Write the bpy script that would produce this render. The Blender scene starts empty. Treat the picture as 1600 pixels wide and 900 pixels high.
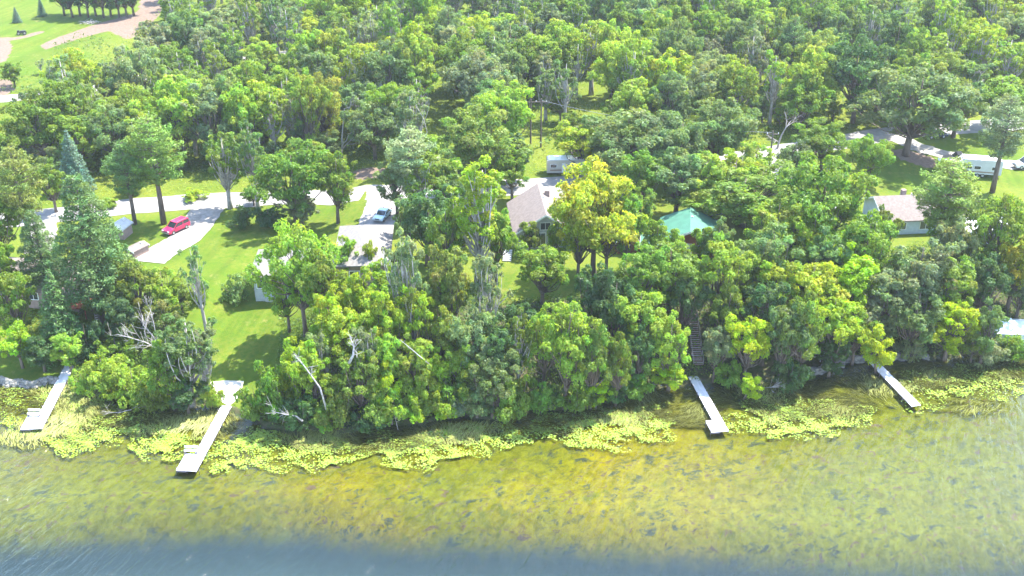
import bpy, math, random
import numpy as np
from mathutils import Vector
R = math.radians
sc = bpy.context.scene
# ---------------------------------------------------------------- camera, sky, sun, exposure
H, TH, F = 80.0, R(27.6), 1720.0
cam = bpy.data.cameras.new('camera'); co = bpy.data.objects.new('camera', cam); sc.collection.objects.link(co)
co.location = (0, 0, H); co.rotation_euler = (R(90) - TH, 0, 0)
cam.sensor_width = 36; cam.lens = 36 * F / 1600; cam.clip_end = 6000; cam.clip_start = 1
sc.camera = co
SUN_AZ, SUN_EL = R(54), R(61)
w = bpy.data.worlds.new('World'); sc.world = w; w.use_nodes = True
nt = w.node_tree; bg = nt.nodes['Background']
sky = nt.nodes.new('ShaderNodeTexSky'); sky.sky_type = 'NISHITA'; sky.sun_disc = False
sky.sun_elevation = SUN_EL; sky.sun_rotation = SUN_AZ; sky.air_density = 1.0; sky.dust_density = .6
nt.links.new(sky.outputs[0], bg.inputs[0]); bg.inputs[1].default_value = 0.15
sl = bpy.data.lights.new('sun', 'SUN'); sl.energy = 3.0; sl.angle = R(0.5); sl.color = (1, .96, .88)
so = bpy.data.objects.new('sun', sl); sc.collection.objects.link(so); so.location = (60, 100, 200)
sd = Vector((math.sin(SUN_AZ) * math.cos(SUN_EL), math.cos(SUN_AZ) * math.cos(SUN_EL), math.sin(SUN_EL)))
so.rotation_euler = (-sd).to_track_quat('-Z', 'Y').to_euler()
sc.view_settings.view_transform = 'Standard'; sc.view_settings.look = 'None'
sc.view_settings.exposure = 2.65; sc.view_settings.gamma = 1
cy = sc.cycles
cy.use_denoising = True; cy.denoising_input_passes = 'RGB_ALBEDO_NORMAL'; cy.denoising_prefilter = 'ACCURATE'; cy.max_bounces = 6; cy.diffuse_bounces = 4; cy.glossy_bounces = 2; cy.transmission_bounces = 3
cy.transparent_max_bounces = 6; cy.volume_bounces = 0; cy.sample_clamp_indirect = 4
HAZE = 0.00013

# ---------------------------------------------------------------- helpers
rng = np.random.default_rng(7); random.seed(7)
col = sc.collection
fw = Vector((0, math.cos(TH), -math.sin(TH))); up = Vector((0, math.sin(TH), math.cos(TH)))
def ray(px, py):
    return Vector((1, 0, 0)) * ((px - 800) / F) + up * ((450 - py) / F) + fw
def PZ(px, py, z=0.0):
    d = ray(px, py); t = (z - H) / d.z
    return Vector((d.x * t, d.y * t, z))
def proj(x, y, z):
    dz = z - H
    zc = y * fw.y + dz * fw.z; yc = y * up.y + dz * up.z
    return 800 + F * x / zc, 450 - F * yc / zc
# shoreline
_sh = [(-600,640),(-200,612),(0,601),(90,600),(140,604),(200,622),(270,640),(325,632),(350,640),(400,662),(470,676),(560,674),(640,664),(705,652),(770,655),(850,640),
       (920,634),(990,613),(1075,597),(1150,603),(1240,590),(1300,572),(1370,562),(1450,560),(1530,553),(1600,548),(1800,540),(2400,530)]
_sp = [PZ(a, b) for a, b in _sh]
SX = np.array([p.x for p in _sp]); SY = np.array([p.y for p in _sp])
def shoreY(x): return np.interp(x, SX, SY) + 0.5*np.sin(x*0.7) + 0.3*np.sin(x*1.9+1)
_dp = [PZ(a, b) for a, b in [(-600,850),(0,822),(300,802),(450,796),(650,814),(850,818),(1100,836),(1350,858),(1600,860),(2000,870)]]
def DEEP(x): return shoreY(x) - np.interp(x, [q.x for q in _dp], [q.y for q in _dp])
def sm(d, a, b):
    t = np.clip((d - a) / (b - a), 0, 1); return t * t * (3 - 2 * t)
BX = np.array([-400, -60, -46, -41, -31, -26, 0, 60, 400]); BB = np.array([3.5, 3.5, 3.8, 4.5, 4.5, 5.5, 6, 5.5, 5]); BL = np.array([22, 22, 26, 46, 46, 18, 14, 14, 16])
def T(x, y):
    x = np.asarray(x, float); y = np.asarray(y, float)
    d = y - shoreY(x)
    B = np.interp(x, BX, BB); L = np.interp(x, BX, BL)
    land = 0.35 * sm(d, 0, .7) + (B - .35) * sm(d, .8, L) + 0.008 * np.maximum(d - L, 0)
    land = land + sm(d, 20, 60) * 0.25 * (np.sin(x * .06 + y * .04) + np.sin(x * .11 - y * .09))
    shelf = -0.15 - 0.02 * (-d)
    drop = np.maximum(y*0 + DEEP(x) , 4)
    water = np.where(d < 0, shelf - 5 * sm(-d, drop - 4, drop + 5), 0)
    return np.where(d < 0, np.maximum(water, -9), land)
def G(px, py, lift=0.0):
    d = ray(px, py); z = 4.0
    for _ in range(25):
        t = (z - H) / d.z; z2 = float(T(d.x * t, d.y * t)); z = 0.5 * z + 0.5 * z2
    t = (z - H) / d.z
    return Vector((d.x * t, d.y * t, float(T(d.x * t, d.y * t)) + lift))

def nodes(name):
    m = bpy.data.materials.new(name); m.use_nodes = True
    return m, m.node_tree, m.node_tree.nodes['Principled BSDF']
def N(t, typ, **kw):
    n = t.nodes.new(typ)
    for k, v in kw.items():
        if k.startswith('i_'): n.inputs[int(k[2:]) if k[2:].isdigit() else k[2:].replace('_', ' ')].default_value = v
        else: setattr(n, k, v)
    return n
def mixc(t, fac, a, b, blend='MIX'):
    n = t.nodes.new('ShaderNodeMix'); n.data_type = 'RGBA'; n.blend_type = blend
    for i, v in ((0, fac), (6, a), (7, b)):
        if isinstance(v, (int, float)): n.inputs[i].default_value = v
        elif isinstance(v, tuple): n.inputs[i].default_value = (*v, 1) if len(v) == 3 else v
        else: t.links.new(v, n.inputs[i])
    return n.outputs[2]
def ramp(t, src, a, b):
    n = t.nodes.new('ShaderNodeMapRange'); n.inputs[1].default_value = a; n.inputs[2].default_value = b
    n.interpolation_type = 'SMOOTHSTEP'
    t.links.new(src, n.inputs[0]); return n.outputs[0]
def noise(t, scale, vec=None, detail=4, rough=.55, dist=0, stretch=None, rot=0):
    tc = t.nodes.new('ShaderNodeTexCoord') if vec is None else None
    v = tc.outputs['Object'] if vec is None else vec
    if stretch:
        mp = t.nodes.new('ShaderNodeMapping'); mp.inputs['Scale'].default_value = stretch; mp.inputs['Rotation'].default_value = (0, 0, rot)
        mp.vector_type = 'TEXTURE' if False else 'POINT'
        rt = t.nodes.new('ShaderNodeVectorRotate'); rt.rotation_type = 'Z_AXIS'; rt.inputs['Angle'].default_value = rot
        mp.inputs['Rotation'].default_value = (0, 0, 0)
        t.links.new(v, rt.inputs[0]); t.links.new(rt.outputs[0], mp.inputs[0]); v = mp.outputs[0]
    n = t.nodes.new('ShaderNodeTexNoise'); n.inputs['Scale'].default_value = scale; n.inputs['Detail'].default_value = detail
    n.inputs['Roughness'].default_value = rough; n.inputs['Distortion'].default_value = dist
    t.links.new(v, n.inputs['Vector']); return n.outputs['Fac']
def mat(name, c, rough=.8, c2=None, scale=2.0, metal=0, bump=0, stretch=None, rot=0, spec=.3):
    m, t, p = nodes(name)
    p.inputs['Roughness'].default_value = rough; p.inputs['Metallic'].default_value = metal
    p.inputs['Specular IOR Level'].default_value = spec
    if c2 is None: c2 = tuple(x * .78 for x in c)
    f = noise(t, scale, detail=6, stretch=stretch, rot=rot)
    t.links.new(mixc(t, ramp(t, f, .35, .65), c, c2), p.inputs['Base Color'])
    if bump:
        b = t.nodes.new('ShaderNodeBump'); b.inputs['Strength'].default_value = bump; b.inputs['Distance'].default_value = .05
        t.links.new(f, b.inputs['Height']); t.links.new(b.outputs[0], p.inputs['Normal'])
    return m
def leafmat(name, transl=.58):
    m = bpy.data.materials.new(name); m.use_nodes = True; t = m.node_tree; t.nodes.clear()
    out = N(t, 'ShaderNodeOutputMaterial'); oi = N(t, 'ShaderNodeObjectInfo'); at = N(t, 'ShaderNodeAttribute', attribute_name='tint')
    c = mixc(t, 1.0, oi.outputs['Color'], at.outputs['Color'], 'MULTIPLY')
    df = N(t, 'ShaderNodeBsdfDiffuse'); tr = N(t, 'ShaderNodeBsdfTranslucent'); mx = N(t, 'ShaderNodeMixShader', i_0=transl)
    t.links.new(c, df.inputs[0])
    t.links.new(mixc(t, 1.0, c, (1.42, 1.36, .5), 'MULTIPLY'), tr.inputs[0])
    t.links.new(df.outputs[0], mx.inputs[1]); t.links.new(tr.outputs[0], mx.inputs[2])
    gl = N(t, 'ShaderNodeBsdfGlossy'); gl.inputs['Roughness'].default_value = .45; gl.inputs['Color'].default_value = (.8, .9, .8, 1)
    m2 = N(t, 'ShaderNodeMixShader', i_0=.015)
    t.links.new(mx.outputs[0], m2.inputs[1]); t.links.new(gl.outputs[0], m2.inputs[2]); t.links.new(m2.outputs[0], out.inputs[0])
    return m
M_LEAF = leafmat('foliage'); M_NEEDLE = leafmat('needles', .3)
M_BARK = mat('bark', (.17, .13, .10), .95, (.09, .07, .055), 3, stretch=(1, 1, .2), bump=.5)
M_PALEBARK = mat('pale_bark', (.42, .39, .34), .9, (.25, .22, .19), 4, stretch=(1, 1, .4))
M_DEAD = mat('weathered_wood', (.40, .37, .34), .9, (.26, .24, .22), 5)

def newmesh(name, V, Fc, m=None, parent=None, smooth=False):
    me = bpy.data.meshes.new(name)
    if isinstance(V, np.ndarray) and isinstance(Fc, np.ndarray):
        k = Fc.shape[1]
        me.vertices.add(len(V)); me.vertices.foreach_set('co', V.astype(np.float32).ravel())
        me.loops.add(Fc.size); me.loops.foreach_set('vertex_index', Fc.astype(np.int32).ravel())
        me.polygons.add(len(Fc)); me.polygons.foreach_set('loop_start', np.arange(0, Fc.size, k, dtype=np.int32))
        me.polygons.foreach_set('loop_total', np.full(len(Fc), k, dtype=np.int32)); me.update(calc_edges=True)
    else:
        me.from_pydata([tuple(v) for v in V], [], [tuple(f) for f in Fc]); me.update()
    if smooth: me.shade_smooth()
    if m: me.materials.append(m)
    o = bpy.data.objects.new(name, me); col.objects.link(o)
    if parent: o.parent = parent
    return o
class MB:
    def __init__(s): s.V = []; s.F = []
    def poly(s, pts, faces):
        b = len(s.V); s.V += [tuple(p) for p in pts]; s.F += [tuple(b + i for i in f) for f in faces]; return s
    def box(s, c, d, rz=0, tilt=None, taper=1.0):
        x, y, z = (k / 2 for k in d); P = []
        for zz, k in ((-z, 1), (z, taper)):
            for xx, yy in ((-x, -y), (x, -y), (x, y), (-x, y)):
                v = Vector((xx * k, yy * k, zz))
                if tilt: v.rotate(tilt)
                ca, sa = math.cos(rz), math.sin(rz)
                P.append((c[0] + v.x * ca - v.y * sa, c[1] + v.x * sa + v.y * ca, c[2] + v.z))
        return s.poly(P, [(0, 3, 2, 1), (4, 5, 6, 7), (0, 1, 5, 4), (1, 2, 6, 5), (2, 3, 7, 6), (3, 0, 4, 7)])
    def tube(s, pts, rad, n=6):
        b = len(s.V); pts = [Vector(p) for p in pts]
        if isinstance(rad, (int, float)): rad = [rad] * len(pts)
        for i, p in enumerate(pts):
            d = (pts[min(i + 1, len(pts) - 1)] - pts[max(i - 1, 0)]).normalized()
            a = d.orthogonal().normalized() if i == 0 else (a - d * a.dot(d)).normalized()
            c = d.cross(a)
            for k in range(n):
                t = 2 * math.pi * k / n; s.V.append(tuple(p + (a * math.cos(t) + c * math.sin(t)) * rad[i]))
        for i in range(len(pts) - 1):
            for k in range(n):
                s.F.append((b + i * n + k, b + i * n + (k + 1) % n, b + (i + 1) * n + (k + 1) % n, b + (i + 1) * n + k))
        s.F.append(tuple(b + k for k in range(n))[::-1]); e = b + (len(pts) - 1) * n; s.F.append(tuple(e + k for k in range(n)))
        return s
    def prism(s, prof, x0, x1, axis=0):
        n = len(prof); P = []
        for x in (x0, x1):
            for a, b in prof: P.append((x, a, b) if axis == 0 else (a, x, b))
        return s.poly(P, [tuple(range(n)), tuple(range(2 * n - 1, n - 1, -1))] + [(i, n + i, n + (i + 1) % n, (i + 1) % n) for i in range(n)])
    def build(s, name, m, parent=None, bevel=0, smooth=False):
        o = newmesh(name, s.V, s.F, m, parent, smooth)
        import bmesh
        bm = bmesh.new(); bm.from_mesh(o.data); bmesh.ops.recalc_face_normals(bm, faces=bm.faces)
        if bevel: bmesh.ops.bevel(bm, geom=list(bm.edges), offset=bevel, segments=2, affect='EDGES', profile=.6, clamp_overlap=True)
        bm.to_mesh(o.data); bm.free()
        return o
def tag(o, label, cat, group=None):
    o['label'] = label; o['category'] = cat
    if group: o['group'] = group
    return o
def thing(name, loc, rz, label, cat, group=None, scale=1):
    o = bpy.data.objects.new(name, None); col.objects.link(o); o.location = loc; o.rotation_euler = (0, 0, rz); o.scale = (scale,) * 3 if isinstance(scale, (int, float)) else scale
    o.empty_display_size = .3
    return tag(o, label, cat, group)

# ---------------------------------------------------------------- ground and lakebed (one sheet, split at the shore)
xs = np.concatenate([-np.geomspace(1500, 155, 24), np.arange(-150, 150.1, 1.1), np.geomspace(155, 1500, 24)])
def inpoly(x, y, P):
    ins = np.zeros(x.shape, bool); n = len(P)
    for i in range(n):
        x1, y1 = P[i][0], P[i][1]; x2, y2 = P[(i + 1) % n][0], P[(i + 1) % n][1]
        c = ((y1 > y) != (y2 > y)); xi = (x2 - x1) * (y - y1) / ((y2 - y1) if y2 != y1 else 1e-9) + x1
        ins ^= c & (x < xi)
    return ins
def sheet(name, ds, m, structure=True):
    X, D = np.meshgrid(xs, ds); Y = shoreY(X) * np.clip(1 - np.abs(D) / 900, .0, 1) + 130 * (1 - np.clip(1 - np.abs(D) / 900, 0, 1)) + D
    Z = T(X, Y)
    V = np.stack([X.ravel(), Y.ravel(), Z.ravel()], 1); nx = len(xs); ny = len(ds)
    i = np.arange((ny - 1) * nx).reshape(ny - 1, nx)[:, :-1].ravel()
    o = newmesh(name, V, np.stack([i, i + 1, i + nx + 1, i + nx], 1), m, smooth=True)
    if structure: o['kind'] = 'structure'
    return o, X.ravel(), Y.ravel()
# ground material
mg, t, p = nodes('ground_grass'); p.inputs['Roughness'].default_value = .95; p.inputs['Specular IOR Level'].default_value = .1
at = N(t, 'ShaderNodeAttribute', attribute_name='mask'); sp = N(t, 'ShaderNodeSeparateColor'); t.links.new(at.outputs['Color'], sp.inputs[0])
n1, n2, n3 = noise(t, .12, detail=5), noise(t, 1.6, detail=8, rough=.7), noise(t, 7, detail=4, rough=.7)
wild = mixc(t, ramp(t, n1, .35, .65), (.095, .132, .013), (.13, .150, .019))
wild = mixc(t, ramp(t, n2, .45, .72), wild, (.065, .12, .015))
lawn = mixc(t, ramp(t, n1, .35, .62), (.076, .120, .010), (.112, .136, .016))
lawn = mixc(t, ramp(t, n2, .40, .66), lawn, (.060, .115, .009)); lawn = mixc(t, .25, lawn, mixc(t, ramp(t, noise(t, .5, detail=2, stretch=(1.4, .05, 1), rot=R(12)), .4, .6), (.6, .65, .6), (1.3, 1.25, 1.2)), 'MULTIPLY'); lawn = mixc(t, ramp(t, noise(t, .35, detail=7, rough=.75), .56, .72), lawn, (.17, .165, .045))
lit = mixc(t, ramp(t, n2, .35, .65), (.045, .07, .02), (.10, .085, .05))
dirt = mixc(t, ramp(t, n2, .35, .65), (.20, .145, .11), (.14, .10, .075))
c = mixc(t, sp.outputs[0], wild, lawn)
def brk(s): 
    a = N(t, 'ShaderNodeMath', operation='MULTIPLY_ADD'); t.links.new(n2, a.inputs[0]); a.inputs[1].default_value = .6
    b = N(t, 'ShaderNodeMath', operation='ADD'); t.links.new(s, b.inputs[0]); b.inputs[1].default_value = -.3; t.links.new(b.outputs[0], a.inputs[2]); return ramp(t, a.outputs[0], .4, .6)
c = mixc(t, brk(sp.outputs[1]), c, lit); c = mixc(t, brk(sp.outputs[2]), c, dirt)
t.links.new(mixc(t, .35, c, mixc(t, n3, (.35, .35, .35), (1.3, 1.3, 1.3)), 'MULTIPLY'), p.inputs['Base Color'])
b = N(t, 'ShaderNodeBump'); b.inputs['Strength'].default_value = .6; b.inputs['Distance'].default_value = .12; t.links.new(n3, b.inputs['Height']); t.links.new(b.outputs[0], p.inputs['Normal'])
ds = np.concatenate([[-.6, 0, .25, .5, .75, 1, 1.5, 2], np.arange(3, 60, 1.1), np.arange(60, 300, 1.6), np.geomspace(302, 2500, 24)])
ground, gx, gy = sheet('ground', ds, mg)
def polyw(pts): return [G(a, b) for a, b in pts]
def mask(polys, X, Y):
    r = np.zeros(len(X))
    for P in polys:
        W = polyw(P)
        for ox, oy in ((0, 0), (.8, .3), (-.7, .6), (.2, -.9)): r += inpoly(X + ox, Y + oy, W) * .25
    return np.clip(r, 0, 1)
LAWN = [[(320,602),(420,620),(440,520),(430,440),(470,380),(610,350),(640,315),(560,312),(345,328),(330,390),(300,440),(290,520)],
        [(180,345),(330,332),(330,400),(200,420)], [(-60,555),(110,560),(110,602),(-60,605)], [(740,460),(830,470),(900,460),(890,420),(760,420)],
        [(1370,240),(1600,215),(1600,290),(1380,300)], [(1150,235),(1260,210),(1260,300),(1130,290)], [(-200,-60),(250,-60),(180,40),(60,190),(-200,210)], [(1380,395),(1460,400),(1460,440),(1380,430)]]
d_ = gy - shoreY(gx)
mr = mask(LAWN, gx, gy)
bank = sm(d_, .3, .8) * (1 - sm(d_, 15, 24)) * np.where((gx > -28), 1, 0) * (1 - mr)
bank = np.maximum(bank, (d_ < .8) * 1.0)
DIRT = [[(250,-30),(262,5),(235,40),(205,62),(195,60),(170,48),(120,62),(70,78),(62,70),(100,55),(150,38),(215,20),(228,-30)],
        [(-30,60),(12,62),(20,75),(10,95),(-30,110)], [(-20,120),(18,125),(24,140),(10,150),(-20,150)], [(-10,58),(30,58),(70,46),(72,50),(40,60),(0,66)],
        [(550,268),(575,262),(622,262),(618,276),(560,282)], [(1380,235),(1420,232),(1470,252),(1460,266),(1410,250)]]
mm = np.stack([mr, bank, mask(DIRT, gx, gy), np.ones(len(gx))], 1)
a = ground.data.color_attributes.new('mask', 'FLOAT_COLOR', 'POINT'); a.data.foreach_set('color', mm.astype(np.float32).ravel())

# lakebed
ml, t, p = nodes('lakebed_weeds'); p.inputs['Roughness'].default_value = 1; p.inputs['Specular IOR Level'].default_value = 0
geo = N(t, 'ShaderNodeNewGeometry'); sx = N(t, 'ShaderNodeSeparateXYZ'); t.links.new(geo.outputs['Position'], sx.inputs[0])
big, med, strk, fine = noise(t, .035, detail=3), noise(t, .35, detail=7, rough=.7, dist=.6), noise(t, .75, detail=8, rough=.72, dist=.7, stretch=(.8, 1.3, 1), rot=R(-20)), noise(t, 1.1, detail=7, rough=.8, dist=.5, stretch=(1, .7, 1), rot=R(25))
xr = ramp(t, sx.outputs[0], -5, 55)
xl = ramp(t, sx.outputs[0], 5, -55)
sat = mixc(t, xr, (.150, .122, .001), (.080, .084, .014))
sat = mixc(t, xl, sat, (.085, .080, .006))
sat = mixc(t, ramp(t, big, .4, .62), sat, (.088, .094, .007))
c = mixc(t, ramp(t, med, .52, .66), sat, (.072, .078, .008))
c = mixc(t, ramp(t, strk, .56, .64), c, (.075, .052, .034))
dk = N(t, 'ShaderNodeMath', operation='MULTIPLY'); t.links.new(ramp(t, strk, .49, .41), dk.inputs[0]); t.links.new(ramp(t, med, .6, .4), dk.inputs[1])
c = mixc(t, dk.outputs[0], c, (.036, .044, .030))
c = mixc(t, .7, c, mixc(t, ramp(t, fine, .3, .7), (.5, .5, .5), (1.5, 1.5, 1.45)), 'MULTIPLY')
# deep turbid water hides the bed
ad = N(t, 'ShaderNodeMath', operation='MULTIPLY_ADD'); t.links.new(med, ad.inputs[0]); ad.inputs[1].default_value = 2.2; t.links.new(sx.outputs[2], ad.inputs[2])
c = mixc(t, ramp(t, ad.outputs[0], -.6, -3.2), c, (.026, .043, .049))
t.links.new(c, p.inputs['Base Color'])
dsl = -np.concatenate([[.6], np.arange(1.5, 60, 1.2), np.geomspace(61, 900, 30)])
bed, bx, by = sheet('lakebed', dsl[::-1], ml)

# water surface
mw = bpy.data.materials.new('water'); mw.use_nodes = True; t = mw.node_tree; t.nodes.clear()
out = N(t, 'ShaderNodeOutputMaterial'); tr = N(t, 'ShaderNodeBsdfTransparent'); tr.inputs[0].default_value = (.93, .97, .92, 1)
gl = N(t, 'ShaderNodeBsdfGlossy'); gl.inputs['Roughness'].default_value = .06; gl.inputs[0].default_value = (1, 1, 1, 1)
fr = N(t, 'ShaderNodeFresnel'); fr.inputs[0].default_value = 1.33
r1 = noise(t, 1.0, detail=3, dist=.5, stretch=(1.1, .28, 1), rot=R(22)); r2 = noise(t, 8, detail=3, stretch=(1, .5, 1), rot=R(26))
ad = N(t, 'ShaderNodeMath', operation='MULTIPLY_ADD'); t.links.new(r2, ad.inputs[0]); ad.inputs[1].default_value = .11; t.links.new(r1, ad.inputs[2])
b = N(t, 'ShaderNodeBump'); b.inputs['Strength'].default_value = 1; b.inputs['Distance'].default_value = .27; t.links.new(ad.outputs[0], b.inputs['Height'])
t.links.new(b.outputs[0], gl.inputs['Normal']); t.links.new(b.outputs[0], fr.inputs['Normal'])
mx = N(t, 'ShaderNodeMixShader'); t.links.new(fr.outputs[0], mx.inputs[0]); t.links.new(tr.outputs[0], mx.inputs[1]); t.links.new(gl.outputs[0], mx.inputs[2]); t.links.new(mx.outputs[0], out.inputs[0])
wx = xs; V = []; Fc = []
for x in wx: V += [(x, -900, 0), (x, float(shoreY(x)) + .35 if abs(x) < 600 else float(shoreY(x)), 0)]
for i in range(len(wx) - 1): Fc.append((2*i, 2*i+2, 2*i+3, 2*i+1))
wo = newmesh('water', V, Fc, mw); wo['kind'] = 'structure'

# ---------------------------------------------------------------- roads and drives draped on the ground
def drape(name, outline, m, lift, step=1.2, jitter=0.0, kind='structure'):
    """outline in world xy; filled with a clipped grid so it follows the ground"""
    import bmesh
    bm = bmesh.new()
    vs = [bm.verts.new((x, y, 0)) for x, y in outline]; bm.faces.new(vs)
    x0 = min(v[0] for v in outline); x1 = max(v[0] for v in outline); y0 = min(v[1] for v in outline); y1 = max(v[1] for v in outline)
    for k in range(1, int((x1 - x0) / step) + 1):
        bmesh.ops.bisect_plane(bm, geom=bm.verts[:] + bm.edges[:] + bm.faces[:], plane_co=(x0 + k * step, 0, 0), plane_no=(1, 0, 0))
    for k in range(1, int((y1 - y0) / step) + 1):
        bmesh.ops.bisect_plane(bm, geom=bm.verts[:] + bm.edges[:] + bm.faces[:], plane_co=(0, y0 + k * step, 0), plane_no=(0, 1, 0))
    for v in bm.verts: v.co.z = float(T(v.co.x, v.co.y)) + lift
    bmesh.ops.recalc_face_normals(bm, faces=bm.faces)
    if sum(f.normal.z for f in bm.faces) < 0: bmesh.ops.reverse_faces(bm, faces=bm.faces)
    me = bpy.data.meshes.new(name); bm.to_mesh(me); bm.free(); me.materials.append(m)
    o = bpy.data.objects.new(name, me); col.objects.link(o)
    if kind: o['kind'] = kind
    return o
def smoothline(P, n=8):
    out = []
    for i in range(len(P) - 1):
        p0, p1, p2, p3 = P[max(i-1, 0)], P[i], P[i+1], P[min(i+2, len(P)-1)]
        for k in range(n):
            u = k / n
            out.append(tuple(.5 * (2*p1[j] + (p2[j]-p0[j])*u + (2*p0[j]-5*p1[j]+4*p2[j]-p3[j])*u*u + (3*p1[j]-p0[j]-3*p2[j]+p3[j])*u**3) for j in (0, 1)))
    out.append(tuple(P[-1][:2])); return out
def strip(name, pts, width, m, lift, rag=.15):
    L = smoothline([G(a, b) for a, b in pts]); A = []; B = []
    for i, q in enumerate(L):
        q0 = L[max(i-1, 0)]; q1 = L[min(i+1, len(L)-1)]; dx, dy = q1[0]-q0[0], q1[1]-q0[1]; l = math.hypot(dx, dy) or 1
        wl = width / 2 + random.uniform(-rag, rag); wr = width / 2 + random.uniform(-rag, rag)
        A.append((q[0] - dy/l*wl, q[1] + dx/l*wl)); B.append((q[0] + dy/l*wr, q[1] - dx/l*wr))
    V = []; Fc = []
    K = max(2, int(width / 1.0)); K1 = K + 1
    for a, b in zip(A, B):
        for k in range(K1):
            x = a[0] + (b[0]-a[0])*k/K; y = a[1] + (b[1]-a[1])*k/K; V.append((x, y, float(T(x, y)) + lift))
    for i in range(len(A) - 1):
        for k in range(K): Fc.append((i*K1+k, i*K1+k+1, (i+1)*K1+k+1, (i+1)*K1+k))
    o = newmesh(name, V, Fc, m); o['kind'] = 'structure'; return o
M_ROAD = mat('sun_bleached_asphalt', (.26, .245, .23), .9, (.20, .187, .175), .8)
M_GRAVEL = mat('gravel_drive', (.28, .26, .235), .95, (.20, .18, .155), 1.5, bump=.3)
M_CONC = mat('concrete', (.50, .49, .47), .85, (.42, .41, .39), 1.5)
M_SAND = mat('sand', (.50, .48, .43), .95, (.38, .36, .31), 1.2)
M_DIRT = mat('bare_dirt', (.40, .32, .26), .95, (.28, .22, .18), 1.0)
strip('road', [(-220,372),(-60,352),(80,337),(200,323),(330,314),(470,308),(620,300),(760,295),(860,289),(980,277),(1090,262),(1180,243),(1290,226),(1400,208),(1520,198),(1700,188),(1900,178)], 6.6, M_ROAD, .05)
strip('side_road', [(1196,238),(1215,262),(1245,292),(1290,330)], 5.5, M_ROAD, .062)
strip('back_road', [(-60,160),(0,155),(70,148),(160,136),(260,112),(350,98),(430,86),(520,74),(640,60)], 5.0, M_ROAD, .05)
strip('gravel_driveway', [(330,318),(312,345),(290,372),(255,392),(232,410)], 5.6, M_GRAVEL, .07)
strip('house_driveway', [(604,300),(600,318),(590,345),(582,372)], 6.0, M_ROAD, .07)
strip('gable_house_driveway', [(850,288),(868,310),(880,335)], 4.0, M_ROAD, .07)
strip('gravel_lane', [(1392,212),(1440,232),(1500,247),(1580,258),(1700,270)], 4.5, M_GRAVEL, .07, .4)
strip('spruce_house_driveway', [(70,338),(66,370),(60,395)], 4.5, M_GRAVEL, .07, .3)
drape('beach_pad', [tuple(G(a, b)[:2]) for a, b in [(328,597),(352,595),(381,596),(377,612),(369,626),(358,635),(342,626),(333,612)]], M_SAND, .06)

# ---------------------------------------------------------------- foliage building
def leaves(name, P, Nn, size, tint, m, asp=.62, parent=None):
    n = len(P); Nn = Nn / (np.linalg.norm(Nn, axis=1, keepdims=True) + 1e-9)
    r = rng.normal(size=(n, 3)); Tt = np.cross(Nn, r); Tt /= np.linalg.norm(Tt, axis=1, keepdims=True) + 1e-9
    Bb = np.cross(Nn, Tt); s = size[:, None]
    V = np.stack([P + Tt*s, P + Bb*s*asp + Nn*s*.18, P - Tt*s*.9, P - Bb*s*asp + Nn*s*.12], 1).reshape(-1, 3)
    o = newmesh(name, V, np.arange(4 * n).reshape(n, 4), m, parent)
    a = o.data.color_attributes.new('tint', 'FLOAT_COLOR', 'POINT')
    c = np.repeat(np.concatenate([tint, np.ones((n, 1))], 1), 4, 0).astype(np.float32); a.data.foreach_set('color', c.ravel())
    return o
def puff(c, r, n, flat=.75, shell=.5):
    d = rng.normal(size=(n, 3)); d /= np.linalg.norm(d, axis=1, keepdims=True)
    k = (d[:, 2] < -.3) & (rng.random(n) < .6); d[k, 2] *= -1
    m_ = max(6, int(n / 22)); sc_ = rng.normal(size=(m_, 3)); sc_ /= np.linalg.norm(sc_, axis=1, keepdims=True); sc_[:, 2] = np.where((sc_[:, 2] < -.3) & (rng.random(m_) < .6), -sc_[:, 2], sc_[:, 2])
    loose = rng.random(n) < .22; pick = rng.integers(0, m_, n); d2 = sc_[pick] + rng.normal(size=(n, 3)) * .17
    outr = rng.uniform(.78, 1.12, m_)[pick] - .30 * rng.random(n) ** 1.3
    d = np.where(loose[:, None], d, d2 / np.linalg.norm(d2, axis=1, keepdims=True))
    rad = r * np.where(loose, 1.0 - shell * rng.random(n) ** 1.2, outr)
    lump = 1 + .22 * np.sin(d[:, 0]*5 + c[0]*3) * np.sin(d[:, 1]*5 + c[1]*3 + 1) 
    P = np.array(c) + d * (rad * lump)[:, None] * np.array([1, 1, flat])
    Nn = d * .7 + np.array([0, 0, .45]) + rng.normal(size=(n, 3)) * .42
    return P, Nn
protos = {}
def finish_tree(key, kindname, P, Nn, S, C, tb, hn, wn, bark, m=M_LEAF, asp=.62):
    root = bpy.data.objects.new(kindname, None)
    tr = None
    if tb is not None:
        tr = tb.build('trunk', bark, smooth=True); col.objects.unlink(tr)
    cr = None
    if P is not None:
        cr = leaves('crown', P, Nn, S, C, m, asp); col.objects.unlink(cr)
    protos.setdefault(key, []).append((kindname, tr.data if tr else None, cr.data if cr else None, hn, wn))
def limb(tb, a, b, r0, r1, sag=.1, n=4):
    a, b = Vector(a), Vector(b); L = (b - a).length; pts = []; rr = []
    o = Vector(rng.normal(size=3)) * L * .07
    for i in range(n + 1):
        u = i / n; q = a.lerp(b, u) + o * math.sin(math.pi * u) + Vector((0, 0, -sag * L * math.sin(math.pi * u)))
        pts.append(q); rr.append(r0 + (r1 - r0) * u)
    tb.tube(pts, rr, 5); return pts
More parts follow.
